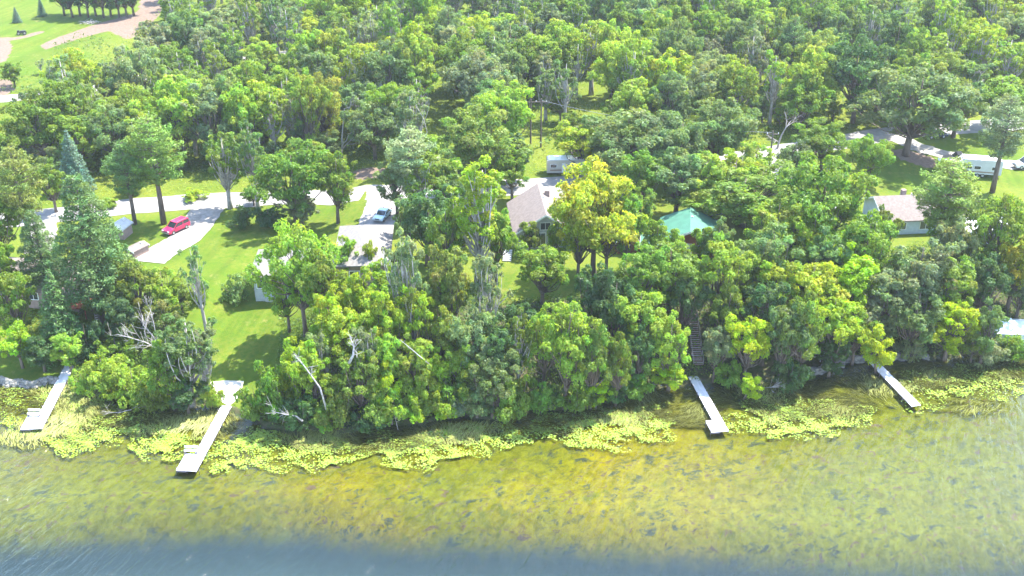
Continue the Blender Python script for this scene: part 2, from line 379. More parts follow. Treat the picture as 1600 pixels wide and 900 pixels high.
def broad(key, name, Hn, Wn, base, npuff, pr, nleaf, ls, topz=.5, bark=M_BARK, twin=False, flat=.75, hue=.1):
    """base: fraction of height where the crown begins"""
    a = Wn / 2; zb = Hn * base; zc = zb + (Hn - zb) * topz; tb = MB()
    cs = []; tops = [(rng.uniform(0, 6.28), rng.uniform(.72, 1.0)) for _ in range(3)]
    # trunk
    lean = rng.normal(size=2) * .03 * Hn
    tr = [(0, 0, -.6), (lean[0]*.1, lean[1]*.1, Hn*.12), (lean[0]*.5, lean[1]*.5, Hn*.33), (lean[0], lean[1], zb + (Hn-zb)*.45), (lean[0]*1.2, lean[1]*1.1, Hn*.86)]
    r0 = .022 * Hn + .05
    tb.tube(tr, [r0*1.35, r0, r0*.8, r0*.5, r0*.12], 7)
    lobes = [(rng.uniform(0, 6.28), rng.uniform(.1, .3)) for _ in range(3)]
    tries = 0
    while len(cs) < npuff and tries < npuff * 30:
        tries += 1
        d = rng.normal(size=3); d /= np.linalg.norm(d)
        if d[2] < -.55 and rng.random() < .7: continue
        az = math.atan2(d[1], d[0]); e = 1 + sum(k * math.cos((i + 1) * (az - ph) + 2.2 * d[2] * (i + 1)) for i, (ph, k) in enumerate(lobes)) * .85
        rr = rng.uniform(.45, .92) if len(cs) > 6 else rng.uniform(.1, .6)
        v = (Hn - zc) if d[2] > 0 else (zc - zb)
        r = pr * a * rng.uniform(.7, 1.25)
        c = np.array([d[0]*a*rr*e, d[1]*a*rr*e, zc + d[2]*v*rr*1.02])
        c[2] = min(c[2], Hn * (1 - .22 * (.5 + .5 * math.sin(2 * az + tops[0][0]))) - r * flat * .8)
        if any(np.linalg.norm(c - q[:3]) < .55 * (r + q[3]) * .8 for q in cs): continue
        cs.append(np.array([*c, r]))
    Ps, Ns, Ss, Cs = [], [], [], []
    tot = sum(q[3]**2 for q in cs)
    for q in cs:
        n = int(nleaf * q[3]**2 / tot)
        P, Nn = puff(q[:3], q[3], n, flat); Ps.append(P); Ns.append(Nn)
        Ss.append(ls * rng.uniform(.6, 1.3, n))
        base_t = np.array([1 + rng.normal()*hue*.7, 1 + rng.normal()*hue*.5, 1 + rng.normal()*hue]) * rng.uniform(.88, 1.14)
        tt = base_t * rng.uniform(.72, 1.25, (n, 1)); tt[:, 0] *= rng.uniform(.85, 1.2, n); Cs.append(np.clip(tt, .2, 2))
        if rng.random() < .75:
            u = rng.uniform(.35, .8); zz = zb * .8 + (Hn - zb) * .35 * rng.random()
            zz = min(zz, q[2] - .2); limb(tb, (lean[0]*.6, lean[1]*.6, max(zz, Hn*.2)), q[:3], r0*.33, .025, .06)
    finish_tree(key, name, np.concatenate(Ps), np.concatenate(Ns), np.concatenate(Ss), np.concatenate(Cs), tb, Hn, Wn, bark)
def pine(key, name, Hn, Wn, base, whorls, nleaf, droop, ls, ragged=.35, shape='pine', bark=M_BARK):
    tb = MB(); r0 = .016 * Hn + .06
    tb.tube([(0, 0, -.6), (.05, 0, Hn*.3), (0, .1, Hn*.65), (0, 0, Hn*.97)], [r0*1.2, r0*.9, r0*.55, .03], 7)
    Ps, Ns, Ss, Cs = [], [], [], []
    brs = []
    for i in range(whorls):
        u = (i + .5) / whorls; z = Hn * (base + (1 - base) * u)
        prof = (1 - u) ** .8 if shape == 'spruce' else (math.sin(math.pi * (.16 + .80 * u)) ** .8 if shape == 'pine' else (1 - u*.92) ** .75)
        nb = 7 if shape != 'pine' else 5
        for k in range(nb):
            az = 2*math.pi*(k + rng.random()*.8) / nb + i * .9; L = Wn/2 * prof * rng.uniform(1 - ragged, 1.08)
            if L < .25: L = .25
            brs.append((z + rng.normal()*.15, az, L, u))
    tot = sum(b[2] ** 1.3 for b in brs)
    for z, az, L, u in brs:
        dx, dy = math.cos(az), math.sin(az)
        rise = droop * L
        tip = (dx*L, dy*L, z + rise); limb(tb, (0, 0, z - .1*L), tip, .045 + .012*L, .015, -.04 if shape != 'spruce' else .05, 3)
        n = int(nleaf * L ** 1.3 / tot)
        v = 1 - rng.random(n) ** (1.5 if shape != 'spruce' else 1.2) * (.75 if shape != 'spruce' else .95)
        wd = (.28 if shape == 'spruce' else .34) * L * np.sin(np.pi * np.clip(v * .75 + .18, 0, 1)) + .14
        side = rng.normal(size=n) * .55 * wd
        th = rng.normal(size=n) * (.10 * L ** .5 + .06)
        sag = -.25 * np.abs(side) if shape == 'spruce' else 0 * side
        P = np.stack([dx*L*v - dy*side, dy*L*v + dx*side, z + rise * v ** (1.5 if droop > 0 else 1) + th + sag + (.12 * L * np.sin(v*3.1) if shape == 'white' else 0)], 1)
        Nn = rng.normal(size=(n, 3)) * .55 + np.array([dx*.2, dy*.2, .75])
        Ps.append(P); Ns.append(Nn); Ss.append(ls * rng.uniform(.6, 1.3, n))
        Cs.append(np.clip(rng.uniform(.75, 1.25, (n, 1)) * np.array([1 + rng.normal()*.08, 1, 1 + rng.normal()*.08]) * rng.uniform(.88, 1.12), .3, 2))
    finish_tree(key, name, np.concatenate(Ps), np.concatenate(Ns), np.concatenate(Ss), np.concatenate(Cs), tb, Hn, Wn, bark, M_NEEDLE, .3)
def dead(key, name, Hn, Wn, seed=0):
    tb = MB()
    def br(a, d, L, r, lev):
        a = Vector(a); pts = [a]; rr = [r]; dd = Vector(d).normalized()
        for i in range(4):
            dd = (dd + Vector(rng.normal(size=3)) * .16 + Vector((0, 0, .04))).normalized(); pts.append(pts[-1] + dd * L / 4); rr.append(r * (1 - .2 * (i + 1)))
        tb.tube(pts, rr, 5)
        if lev:
            for i in range(3 if lev == 1 else 5):
                k = rng.integers(1, 5); nd = (dd + Vector(rng.normal(size=3)) * .75).normalized(); br(pts[k], nd, L * rng.uniform(.4, .62), rr[k] * .6, lev - 1)
    br((0, 0, -.3), (0, 0, 1), Hn * .62, .02 * Hn, 3)
    mx = max(v[2] for v in tb.V)
    finish_tree(key, name, None, None, None, None, tb, mx, Wn, M_DEAD)
# prototypes
for k in range(4): broad('oak', 'oak_tree', 13, 12, .17, 84, .175, 28000, .165)
for k in range(6): broad('mid', 'broadleaf_tree', 12, 8, .11, 62, .20, 21000, .145, topz=.55)
for k in range(4): broad('small', 'small_tree', 7, 5.5, .12, 38, .24, 13000, .12, topz=.5)
for k in range(6): broad('aspen', 'aspen_tree', 15, 6.5, .2, 76, .165, 17000, .13, topz=.5, bark=M_PALEBARK, flat=.9)
for k in range(2): broad('sparse', 'thin_tree', 15, 6.5, .3, 30, .18, 6000, .13, topz=.5, bark=M_PALEBARK, flat=.8)
for k in range(4): broad('shrub', 'shrub', 3.6, 5, .0, 38, .235, 10000, .105, topz=.35)
for k in range(1): broad('round', 'round_bush', 3, 4, .0, 34, .34, 5200, .11, topz=.3, hue=.04)
for k in range(3): pine('pine', 'red_pine', 18, 8, .38, 15, 10000, .22, .22, .4)
for k in range(2): pine('white', 'white_pine', 20, 11, .2, 17, 17000, .14, .24, .3, 'white')
for k in range(2): pine('spruce', 'spruce_tree', 13, 6, .05, 24, 11000, -.28, .19, .15, 'spruce')
for k in range(2): dead('dead', 'dead_tree', 12, 7)
COL = dict(G=(.158,.255,.032), L=(.235,.345,.042), Y=(.27,.37,.026), YY=(.31,.44,.014), GO=(.32,.345,.032), B=(.15,.235,.075), D=(.078,.15,.045),
           S=(.20,.265,.12), O=(.18,.245,.05), BS=(.14,.24,.18), P=(.12,.195,.06))
CN = dict(G='mid green', L='light green', Y='yellow green', YY='bright lime green', GO='golden yellow', B='grey green', D='dark green', S='silvery green', O='olive green', BS='blue grey', P='dull green')
KN = dict(oak='spreading oak', mid='broadleaf tree', small='small tree', aspen='narrow aspen', sparse='thin-leaved tree', shrub='shrub', round='clipped round bush', pine='red pine', white='white pine', spruce='spruce', dead='bare dead tree')
CAT = dict(shrub='shrub', round='bush')
trees = []
def tree(kind, x, yt, yb, wpx, c='G', zone=None, label=None, lean=0):
    if zone == 'mid' and yb > 655: yb -= 7
    if zone in ('mid', 'right') and yb > 595 and wpx > 60: wpx *= .86
    b = G(x, yb); d = ray(x, yt)
    # height: point above b on the ray's row
    tt = b.y / d.y; top = H + d.z * tt; h = max(top - b.z, 1.0)
    zc = (b.y) * fw.y + (b.z + h*.6 - H) * fw.z; wm = wpx * zc / F
    lst = protos[kind]; pk = lst[int(rng.integers(len(lst)))]
    xx = (x - 800) / F * zc
    place(kind, pk, (xx, b.y, float(T(xx, b.y))), h, wm, c, zone, label, x, yb, lean)
def place(kind, pk, loc, h, wm, c, zone, label, px, py, lean=0):
    name, tm, cm, hn, wn = pk
    root = bpy.data.objects.new(name, None); col.objects.link(root); root.location = loc
    s = max(.3, wm / wn); root.scale = (s, s, h / hn); root.rotation_euler = (lean, 0, rng.uniform(0, 6.28)) if not lean else (0, lean, rng.uniform(-.3, .3))
    root.empty_display_size = .3
    j = 1 + rng.normal() * .07; cc = tuple(max(0.01, v * (j + rng.normal() * .05)) for v in COL[c]) + (1,)
    for nm, me in (('trunk', tm), ('crown', cm)):
        if me is None: continue
        o = bpy.data.objects.new(nm, me); col.objects.link(o); o.parent = root; o.color = cc
    trees.append(dict(o=root, kind=kind, c=c, zone=zone, label=label, px=px, py=py, h=h, xy=loc))

ZS = 'along the shore'; 
# ---- hand-placed trees (pixel of foot/top only pick the real place on the terrain)
A = tree
# left lots
A('pine',30,228,410,85,'O','left'); A('mid',78,250,332,55,'G','left'); A('spruce',110,203,300,62,'BS','left')
A('pine',198,222,350,72,'P','left'); A('pine',240,182,350,100,'O','left'); A('white',135,275,505,155,'P','left')
A('white',60,330,470,90,'P','left'); A('spruce',85,420,552,95,'P','left'); A('mid',18,415,545,85,'G','left'); A('small',25,500,575,60,'Y','left'); A('small',62,520,580,60,'D','left')
A('small',103,515,582,54,'L','left'); A('mid',212,400,510,70,'G','left'); A('mid',252,410,500,62,'L','left'); A('mid',178,380,505,60,'O','left')
A('small',190,460,540,60,'D','left'); A('sparse',310,362,520,50,'S','left',lean=-.06); A('aspen',285,478,636,95,'B','left'); A('mid',262,520,640,70,'G','left'); A('aspen',318,500,630,50,'S','left')
A('shrub',160,550,612,80,'L','left'); A('shrub',128,575,610,50,'L','left'); A('shrub',205,565,628,75,'L','left'); A('shrub',180,590,622,50,'Y','left'); A('shrub',240,590,640,60,'G','left')
A('small',290,590,648,60,'D','left'); A('small',255,470,540,60,'O','left'); A('shrub',330,600,640,34,'L','left')
A('small',150,430,505,50,'G','left'); A('spruce',40,180,245,30,'BS','left'); A('small',280,430,490,50,'O','left'); A('shrub',310,440,470,40,'L','left')
A('mid',-10,300,420,90,'G','left'); A('mid',0,370,480,60,'G','left'); A('shrub',130,500,560,60,'D','left'); A('shrub',180,520,560,70,'G','left')
# yard trees by the road
A('aspen',350,195,326,62,'G','yard'); A('aspen',393,178,326,48,'B','yard'); A('oak',455,222,352,125,'G','yard'); A('mid',523,232,350,68,'G','yard')
A('small',470,300,352,60,'S','yard'); A('small',395,288,322,40,'G','yard')
A('shrub',378,320,357,46,'D','yard'); A('shrub',420,318,352,58,'D','yard')
A('round',369,427,470,44,'B','yard',label='clipped round green bush standing alone on the open lawn')
# house A front
A('oak',468,348,530,125,'L','mid'); A('small',540,368,440,45,'L','mid'); A('aspen',632,338,560,70,'S','mid'); A('small',577,372,440,26,'Y','mid'); A('small',595,405,480,50,'L','mid')
A('mid',560,415,540,70,'Y','mid'); A('mid',520,440,570,70,'Y','mid'); A('mid',540,470,600,105,'Y','mid'); A('mid',600,430,590,75,'Y','mid'); A('mid',468,522,645,80,'Y','mid')
A('mid',490,540,650,80,'L','mid'); A('shrub',425,560,655,90,'G','mid'); A('shrub',400,600,664,60,'G','mid'); A('shrub',470,610,675,90,'D','mid'); A('mid',560,545,655,90,'G','mid')
A('mid',600,510,640,80,'L','mid'); A('shrub',530,600,672,80,'G','mid'); A('shrub',610,590,670,90,'L','mid'); A('shrub',570,630,674,60,'D','mid'); A('shrub',650,600,665,70,'Y','mid'); A('shrub',700,585,655,90,'L','mid')
A('mid',650,440,590,70,'Y','mid'); A('mid',705,368,545,80,'O','mid'); A('mid',690,470,600,90,'L','mid'); A('aspen',760,372,560,62,'S','mid'); A('mid',740,470,620,90,'S','mid'); A('mid',720,520,630,80,'L','mid')
A('mid',780,500,630,90,'D','mid'); A('mid',770,540,650,90,'B','mid'); A('shrub',745,595,658,80,'S','mid'); A('shrub',800,580,652,90,'G','mid'); A('shrub',845,590,645,60,'G','mid'); A('mid',650,520,640,80,'L','mid')
A('mid',690,420,540,70,'G','mid'); A('mid',640,400,520,60,'G','mid'); A('mid',680,545,640,70,'Y','mid'); A('small',810,470,560,70,'D','mid')
A('shrub',865,600,640,40,'D','mid'); A('shrub',505,625,676,60,'G','mid')
# round house B and the golden maple
A('pine',640,200,345,90,'S','mid'); A('oak',757,160,300,130,'O','mid'); A('aspen',745,232,450,110,'Y','mid'); A('mid',665,285,415,95,'D','mid'); A('mid',700,310,450,70,'G','mid')
A('mid',640,300,400,60,'B','mid'); A('mid',800,205,285,60,'D','mid'); A('mid',775,320,440,56,'L','mid'); A('mid',848,370,480,82,'L','mid'); A('small',828,338,398,38,'G','mid'); A('small',870,345,420,40,'G','mid')
A('oak',930,243,430,150,'GO','mid'); A('mid',905,300,440,70,'Y','mid'); A('mid',950,300,430,70,'GO','mid')
A('mid',885,462,640,115,'L','mid'); A('mid',850,470,610,80,'L','mid'); A('mid',925,490,640,80,'G','mid'); A('mid',965,515,635,65,'G','mid'); A('small',932,592,640,44,'YY','mid')
A('mid',930,400,540,80,'D','mid'); A('mid',960,420,560,80,'D','mid'); A('mid',1005,375,510,90,'G','mid'); A('mid',1050,372,500,110,'G','mid'); A('mid',1000,440,580,90,'L','mid')
A('mid',1050,488,612,78,'L','mid'); A('small',1045,560,612,60,'YY','mid'); A('mid',1000,510,615,70,'D','mid'); A('mid',980,290,430,70,'G','mid'); A('mid',1000,290,380,60,'G','mid'); A('mid',1128,365,520,92,'L','mid')
A('shrub',995,575,620,60,'G','mid'); A('shrub',900,600,642,60,'G','mid'); A('shrub',960,590,630,50,'D','mid'); A('mid',1070,420,540,70,'D','mid'); A('mid',1135,440,560,70,'G','mid')
A('mid',690,240,335,80,'G','mid'); A('mid',618,235,335,60,'B','mid'); A('mid',800,232,312,56,'G','mid'); A('mid',722,275,385,80,'D','mid'); A('aspen',655,225,350,60,'L','mid')
A('mid',1000,225,335,80,'G','mid'); A('mid',1060,228,335,90,'B','mid'); A('mid',1110,235,335,80,'L','mid'); A('mid',965,245,320,60,'B','mid'); A('mid',1180,215,300,60,'L','mid')
A('mid',1500,120,215,80,'B','edge'); A('mid',1565,110,205,90,'G','edge'); A('aspen',1400,110,200,60,'S','edge'); A('oak',1255,120,205,90,'G','edge')
A('shrub',300,295,312,40,'Y','yard'); A('shrub',170,310,322,40,'L','yard'); A('small',205,275,305,50,'L','yard')
A('mid',1024,338,430,56,'G','mid'); A('mid',1378,318,430,52,'G','right'); A('mid',503,382,515,74,'G','mid'); A('mid',445,398,520,60,'L','mid'); A('mid',1125,340,430,56,'B','mid'); A('mid',1475,300,400,60,'G','right')
A('small',440,575,650,46,'Y','mid'); A('small',530,585,660,50,'L','mid'); A('aspen',575,500,640,46,'S','mid'); A('small',605,560,655,48,'YY','mid'); A('small',665,565,650,46,'L','mid'); A('aspen',500,505,630,40,'S','mid')
A('small',720,585,652,44,'G','mid'); A('small',775,575,650,44,'L','mid'); A('aspen',810,470,620,48,'G','mid'); A('shrub',690,610,660,46,'YY','mid'); A('shrub',590,620,668,46,'YY','mid'); A('small',550,510,600,50,'Y','mid'); A('sparse',750,440,600,44,'S','mid'); A('sparse',640,430,590,44,'O','mid')
A('small',1098,345,425,40,'G','mid'); A('small',1052,350,430,36,'L','mid')
# big oaks behind the road in the middle
A('oak',990,165,285,160,'B','edge'); A('oak',1125,148,265,125,'B','edge'); A('oak',1060,175,290,120,'B','edge'); A('mid',905,185,272,75,'Y','edge'); A('mid',945,200,280,60,'B','edge'); A('mid',1000,140,230,70,'Y','edge')
# right lots
A('dead',1220,152,232,60,'S','edge'); A('oak',1290,182,268,95,'G','right'); A('mid',1245,215,292,60,'B','right'); A('mid',1150,235,330,85,'Y','right')
A('oak',1165,262,354,190,'G','right'); A('oak',1112,282,350,110,'L','right'); A('oak',1295,242,420,170,'G','right'); A('mid',1215,300,430,90,'L','right'); A('oak',1240,330,440,120,'Y','right')
A('mid',1200,350,480,100,'B','right'); A('mid',1215,400,530,90,'Y','right'); A('mid',1270,400,530,100,'Y','right'); A('mid',1335,385,520,110,'YY','right'); A('oak',1350,330,470,130,'G','right'); A('mid',1290,360,480,90,'B','right')
A('oak',1430,95,243,185,'B','right'); A('oak',1345,50,192,120,'D','right'); A('pine',1480,250,410,120,'O','right'); A('pine',1570,150,300,90,'S','right')
A('mid',1490,328,450,74,'S','right'); A('mid',1440,360,520,110,'S','right'); A('mid',1385,420,545,95,'S','right'); A('mid',1430,440,560,90,'B','right'); A('mid',1488,466,564,82,'YY','right'); A('small',1378,500,585,64,'YY','right',lean=-.25)
A('mid',1545,470,570,60,'B','right'); A('oak',1565,300,450,110,'G','right'); A('mid',1590,360,490,80,'Y','right'); A('mid',1540,380,500,80,'D','right'); A('shrub',1590,520,566,60,'G','right'); A('mid',1600,410,500,70,'S','right')
A('mid',1170,478,598,84,'YY','right'); A('mid',1120,500,596,56,'S','right'); A('mid',1225,470,604,84,'B','right'); A('mid',1255,450,600,90,'G','right'); A('mid',1300,450,580,90,'Y','right'); A('mid',1200,430,570,80,'D','right')
A('small',1165,582,625,44,'YY','right',lean=.25); A('shrub',1235,560,612,70,'D','right'); A('small',1340,480,570,70,'G','right'); A('shrub',1430,520,566,50,'S','right'); A('small',1525,500,566,50,'G','right')
A('mid',1165,390,500,70,'G','right'); A('mid',1260,300,420,80,'Y','right'); A('shrub',1140,560,606,50,'G','right'); A('shrub',1540,530,566,70,'S','right')
A('mid',1480,400,520,90,'G','right'); A('oak',1360,205,290,70,'G','right'); A('mid',1300,530,590,60,'D','right')
# the field, upper left
A('spruce',24,10,35,17,'BS','field'); A('spruce',63,-4,25,17,'BS','field')
for x, c in ((94,'G'),(106,'D'),(118,'B'),(131,'D'),(143,'B'),(155,'G'),(167,'D'),(180,'B'),(192,'D'),(204,'B')): A('mid',x,-34 + 9*math.sin(x),28 - (x % 5),44,c,'field')
A('small',18,92,136,34,'G','field'); A('sparse',62,90,116,20,'S','field')

# ---- the wood behind the road: jittered rows, kept off roads and clearings
KEEP = [[(-50,-40),(250,-40),(262,8),(200,60),(150,55),(85,70),(85,112),(62,118),(20,108),(-50,80)], [(0,148),(28,147),(28,205),(0,205)], [(0,165),(36,160),(44,190),(10,215)],
        [(680,145),(722,145),(722,196),(675,196)], [(918,118),(938,118),(938,146),(918,146)], [(1300,108),(1340,108),(1340,142),(1300,142)],
        [(815,190),(852,190),(852,232),(815,232)], [(405,78),(445,78),(445,92),(405,92)], [(1365,196),(1425,190),(1425,214),(1365,214)], [(560,255),(620,255),(620,290),(560,290)],
        [(1040,150),(1055,130),(1065,150)], [(865,235),(905,235),(905,270),(830,270),(830,240)]]
def frontier(px): # nearest wood edge (px row of the feet)
    return float(np.interp(px, [-200, 0, 100, 300, 560, 620, 700, 830, 950, 1150, 1230, 1340, 1480, 1600, 1800], [300, 280, 268, 262, 258, 254, 262, 232, 228, 222, 192, 176, 172, 170, 165]))
rowsY = []
y = 262.0; k = 0
rows = [0, 8, 17, 26, 36, 46, 57, 69, 82, 96, 111, 128, 147, 168, 192, 218]
nrow = 0
for ri, off in enumerate(rows):
    # walk along x in metres
    x = -230.0
    while x < 230:
        x += rng.uniform(4.9, 7.4)
        # feet line: take the frontier in world at this bearing
        px0 = 800 + F * x / (200 + off)
        if px0 < -120 or px0 > 1720: continue
        gp = G(px0, frontier(px0)); Y = gp.y + off + rng.uniform(-3.5, 3.5); X = gp.x * (Y / gp.y)
        z = float(T(X, Y)); px, py = proj(X, Y, z)
        if ri == 0 and rng.random() < .15: continue
        h = rng.uniform(11, 19); r = rng.random()
        if ri > 8: h *= 1.08
        if r < .28: kind, wm = 'mid', rng.uniform(7, 11)
        elif r < .43: kind, wm = 'oak', rng.uniform(10.5, 14)
        elif r < .82: kind, wm = 'aspen', rng.uniform(5.5, 8.5)
        elif r < .93: kind, wm = 'sparse', rng.uniform(6, 8)
        elif r < .97: kind, wm = 'pine', rng.uniform(6, 8); 
        else: kind, wm = 'dead', rng.uniform(6, 7); h *= .85
        if r >= .93 and r < .97: h *= 1.1
        _, pt = proj(X, Y, z + h); wp = wm * F / math.hypot(Y, H) * .42
        wm *= 1.0; bad = False
        for K in KEEP:
            gx_ = np.array([px, px - wp, px + wp, px, px - wp*.7, px + wp*.7, px, px]); gy_ = np.array([py, (py+pt)/2, (py+pt)/2, pt, py*.25+pt*.75, py*.25+pt*.75, py*.7+pt*.3, py*.5+pt*.5])
            if inpoly(gx_, gy_, K).any(): bad = True; break
        if bad: continue
        c = rng.choice(['G','L','B','S','Y','O','D'], p=[.28,.26,.18,.14,.07,.05,.02])
        if kind == 'pine': c = 'P'
        lst = protos[kind]; pk = lst[int(rng.integers(len(lst)))]
        place(kind, pk, (X, Y, z), h, wm, c, 'wood', None, px, py); trees[-1]['row'] = ri

# understory trees at the wood's edge and between its first rows
for ri, off in enumerate([-3, 4, 12, 21, 31, 42, 54]):
    x = -230.0
    while x < 230:
        x += rng.uniform(4.5, 9.5) * (1 if off < 5 else 1.5)
        px0 = 800 + F * x / (200 + off)
        if px0 < -60 or px0 > 1660: continue
        gp = G(px0, frontier(px0)); Y = gp.y + off + rng.uniform(-2, 3); X = gp.x * (Y / gp.y); z = float(T(X, Y)); px, py = proj(X, Y, z)
        h = rng.uniform(3.5, 8); wm = h * rng.uniform(.65, .95); _, pt = proj(X, Y, z + h); wp = wm * 4
        q = np.array([px, px - wp, px + wp, px]); qy = np.array([py, (py+pt)/2, (py+pt)/2, pt])
        if any(inpoly(q, qy, K).any() for K in KEEP + [[(640,165),(780,165),(780,205),(640,205)]]): continue
        pk = protos['small'][int(rng.integers(4))]; place('small', pk, (X, Y, z), h, wm, rng.choice(['G','L','B','D','Y'], p=[.3,.25,.2,.15,.1]), 'under', None, px, py); trees[-1]['row'] = ri
# labels: kind + colour + the strip of land it stands on, told apart by order from the left
ORD = ['leftmost','second','third','fourth','fifth','sixth','seventh','eighth','ninth','tenth','eleventh','twelfth','thirteenth','fourteenth','fifteenth','sixteenth','seventeenth','eighteenth','nineteenth','twentieth','twenty-first','twenty-second','twenty-third','twenty-fourth','twenty-fifth','twenty-sixth']
def side(px): return 0 if px < 330 else 1 if px < 640 else 2 if px < 900 else 3 if px < 1200 else 4
for d in trees:
    px, py = d['px'], d['py']; Yd = d['xy'][1] - float(shoreY(d['xy'][0]))
    if d['zone'] == 'wood':
        row = ['first','second','third','fourth','fifth','sixth','seventh','eighth','ninth','tenth','eleventh','twelfth','thirteenth','fourteenth','fifteenth','farthest'][d['row']]
        beh = ['left of the red van', 'behind the pale-roofed house', 'behind the gable house', 'behind the green-roofed cabin', 'behind the campers'][side(px)]
        d['place'] = f'{row} wood row {beh}'
    elif d['zone'] == 'under':
        d['place'] = ['wood-edge', 'second-line', 'third-line', 'fourth-line', 'fifth-line', 'sixth-line', 'seventh-line'][d['row']] + ' understory ' + ['left of the red van', 'behind the pale-roofed house', 'behind the gable house', 'behind the green-roofed cabin', 'behind the campers'][side(px)]
    elif d['zone'] == 'field': d['place'] = 'beside the mown field, upper left'
    elif d['zone'] == 'edge': d['place'] = 'behind the road near the cream camper'
    elif d['zone'] == 'yard': d['place'] = 'between the road and the wide lawn'
    else:
        s = ['left of the sand pad', 'right of the sand pad', 'below the gable house', 'below the green-roofed cabin', 'right of the wooden stairs'][side(px)]
        q = 'at the waterline' if Yd < 4 else 'on the lake bank' if Yd < 22 else 'among the houses' if Yd < 55 else 'near the road'
        if Yd >= 22: s = ['left of the red van', 'by the pale-roofed house', 'by the gable house', 'by the green-roofed cabin', 'by the brown-roofed right house'][side(px)]
        d['place'] = f'{q} {s}'
bk = {}
for d in trees:
    if d['label']: continue
    bk.setdefault((CN[d['c']] if d['kind'] != 'dead' else '', KN[d['kind']], d['place']), []).append(d)
for (cn, kn, pl), L in bk.items():
    L.sort(key=lambda d: d['px'])
    for i, d in enumerate(L):
        nm = f'{cn} {kn}'.strip()
        if len(L) == 1: d['label'] = f'{nm} {pl}' if not pl.split()[0] in ('first','second','third','fourth','fifth','sixth','seventh','eighth','ninth','tenth','eleventh','twelfth','thirteenth','fourteenth','fifteenth','farthest') else f'{nm} in the {pl}'
        else: d['label'] = f'{ORD[i]}{" from left" if i else ""} {nm}, {pl}'
for d in trees:
    g = {'under': 'young trees of the wood understory', 'wood': 'trees of the wood behind the road', 'field': 'trees beside the mown field', 'edge': 'oaks along the far side of the road', 'yard': 'trees and bushes of the wide lawn'}.get(d['zone'], 'trees of the lakeside lots')
    if d['kind'] in ('shrub',): g = 'shrubs along the lake bank' if d['zone'] != 'yard' else g
    tag(d['o'], d['label'], CAT.get(d['kind'], 'tree'), g)

# ---------------------------------------------------------------- ground cover nobody could count
def cover(name, n, X, Y, hgt, size, c, m=M_LEAF, asp=.5, label=None, kindcat='undergrowth'):
    Z = T(X, Y); hh = hgt * rng.random(len(X)) ** .8
    P = np.stack([X, Y, Z + hh], 1); Nn = rng.normal(size=P.shape) * .5 + np.array([0, 0, .8])
    tint = np.array(c) * rng.uniform(.7, 1.3, (len(X), 1)) * np.stack([rng.uniform(.85, 1.25, len(X))] + [np.ones(len(X))]*2, 1)
    o = leaves(name, P, Nn, size * rng.uniform(.6, 1.3, len(X)), tint, m, asp); o['kind'] = 'stuff'
    o['label'] = label; o['category'] = kindcat
    return o
n = 110000; X = rng.uniform(-70, 75, n); D = rng.uniform(.3, 24, n) ; Y = shoreY(X) + D
lawnm = np.zeros(n, bool)
for P in LAWN[:4]: lawnm |= inpoly(X, Y, polyw(P))
pad = inpoly(X, Y, polyw([(322,592),(385,592),(382,640),(335,640)]))
LP = polyw([(-100,550),(112,560),(112,604),(-100,606)])
keep = ~lawnm & ~pad & (np.sin(X*.9)*np.sin(Y*.8+X*.3) + rng.normal(size=n)*.5 > -.55) & ~((X > 29) & (X < 45) & (D < 4))
X, Y = X[keep], Y[keep]
clump = 1.5 * np.clip(.5 + .5 * np.sin(X * 1.3 + 2*np.sin(Y*.7)) * np.sin(Y * 1.1), .12, 1)
cover('undergrowth', n, X, Y, clump, .17, (.11, .19, .035), label='dense low green undergrowth covering the lake bank')
# tall grass at the verge and under the wood
n = 90000; PX = rng.uniform(-60, 1660, n); PYy = rng.uniform(-5, 300, n)
dd = np.array([[ (a-800)/F, 0, 0] for a in PX[:1]])
al = (PYy - 450) / F; dy = math.sin(TH) * (-al) + math.cos(TH); dz = -al * math.cos(TH) - math.sin(TH); tt_ = (7.0 - H) / dz; X = (PX - 800) / F * tt_; Y = dy * tt_
road = bpy.data.objects['road']; rv = np.array([v.co[:] for v in road.data.vertices]); rp = proj(rv[:, 0], rv[:, 1], rv[:, 2])
ry = np.interp(X, *[q for q in zip(*sorted(zip(rv[:, 0], rv[:, 1])))] ) if False else None
o_ = np.argsort(rv[:, 0]); mid = np.interp(X, rv[o_, 0], np.convolve(rv[o_, 1], np.ones(21)/21, 'same'))
behind = (Y - mid > 4.6)
KF = [polyw(K) for K in ([(-50,-30),(262,-30),(262,10),(190,64),(85,110),(60,200),(-50,215)], [(1160,225),(1260,225),(1260,262),(1160,262)])]
ok = behind & ~inpoly(X, Y, KF[0]) & ~inpoly(X, Y, polyw(DIRT[4]))
ok &= ~inpoly(X, Y, polyw([(-50,140),(700,38),(700,76),(-50,172)]))
X, Y = X[ok], Y[ok]
cl = np.clip(.5 + .5*np.sin(X*.5 + Y*.23)*np.sin(Y*.41), .1, 1)
Xw, Yw = X, Y
cover('tall_grass', len(X), X, Y, .9 * cl, .22, (.22, .28, .045), asp=.25, label='tall yellow-green grass and weeds behind the road', kindcat='grass')

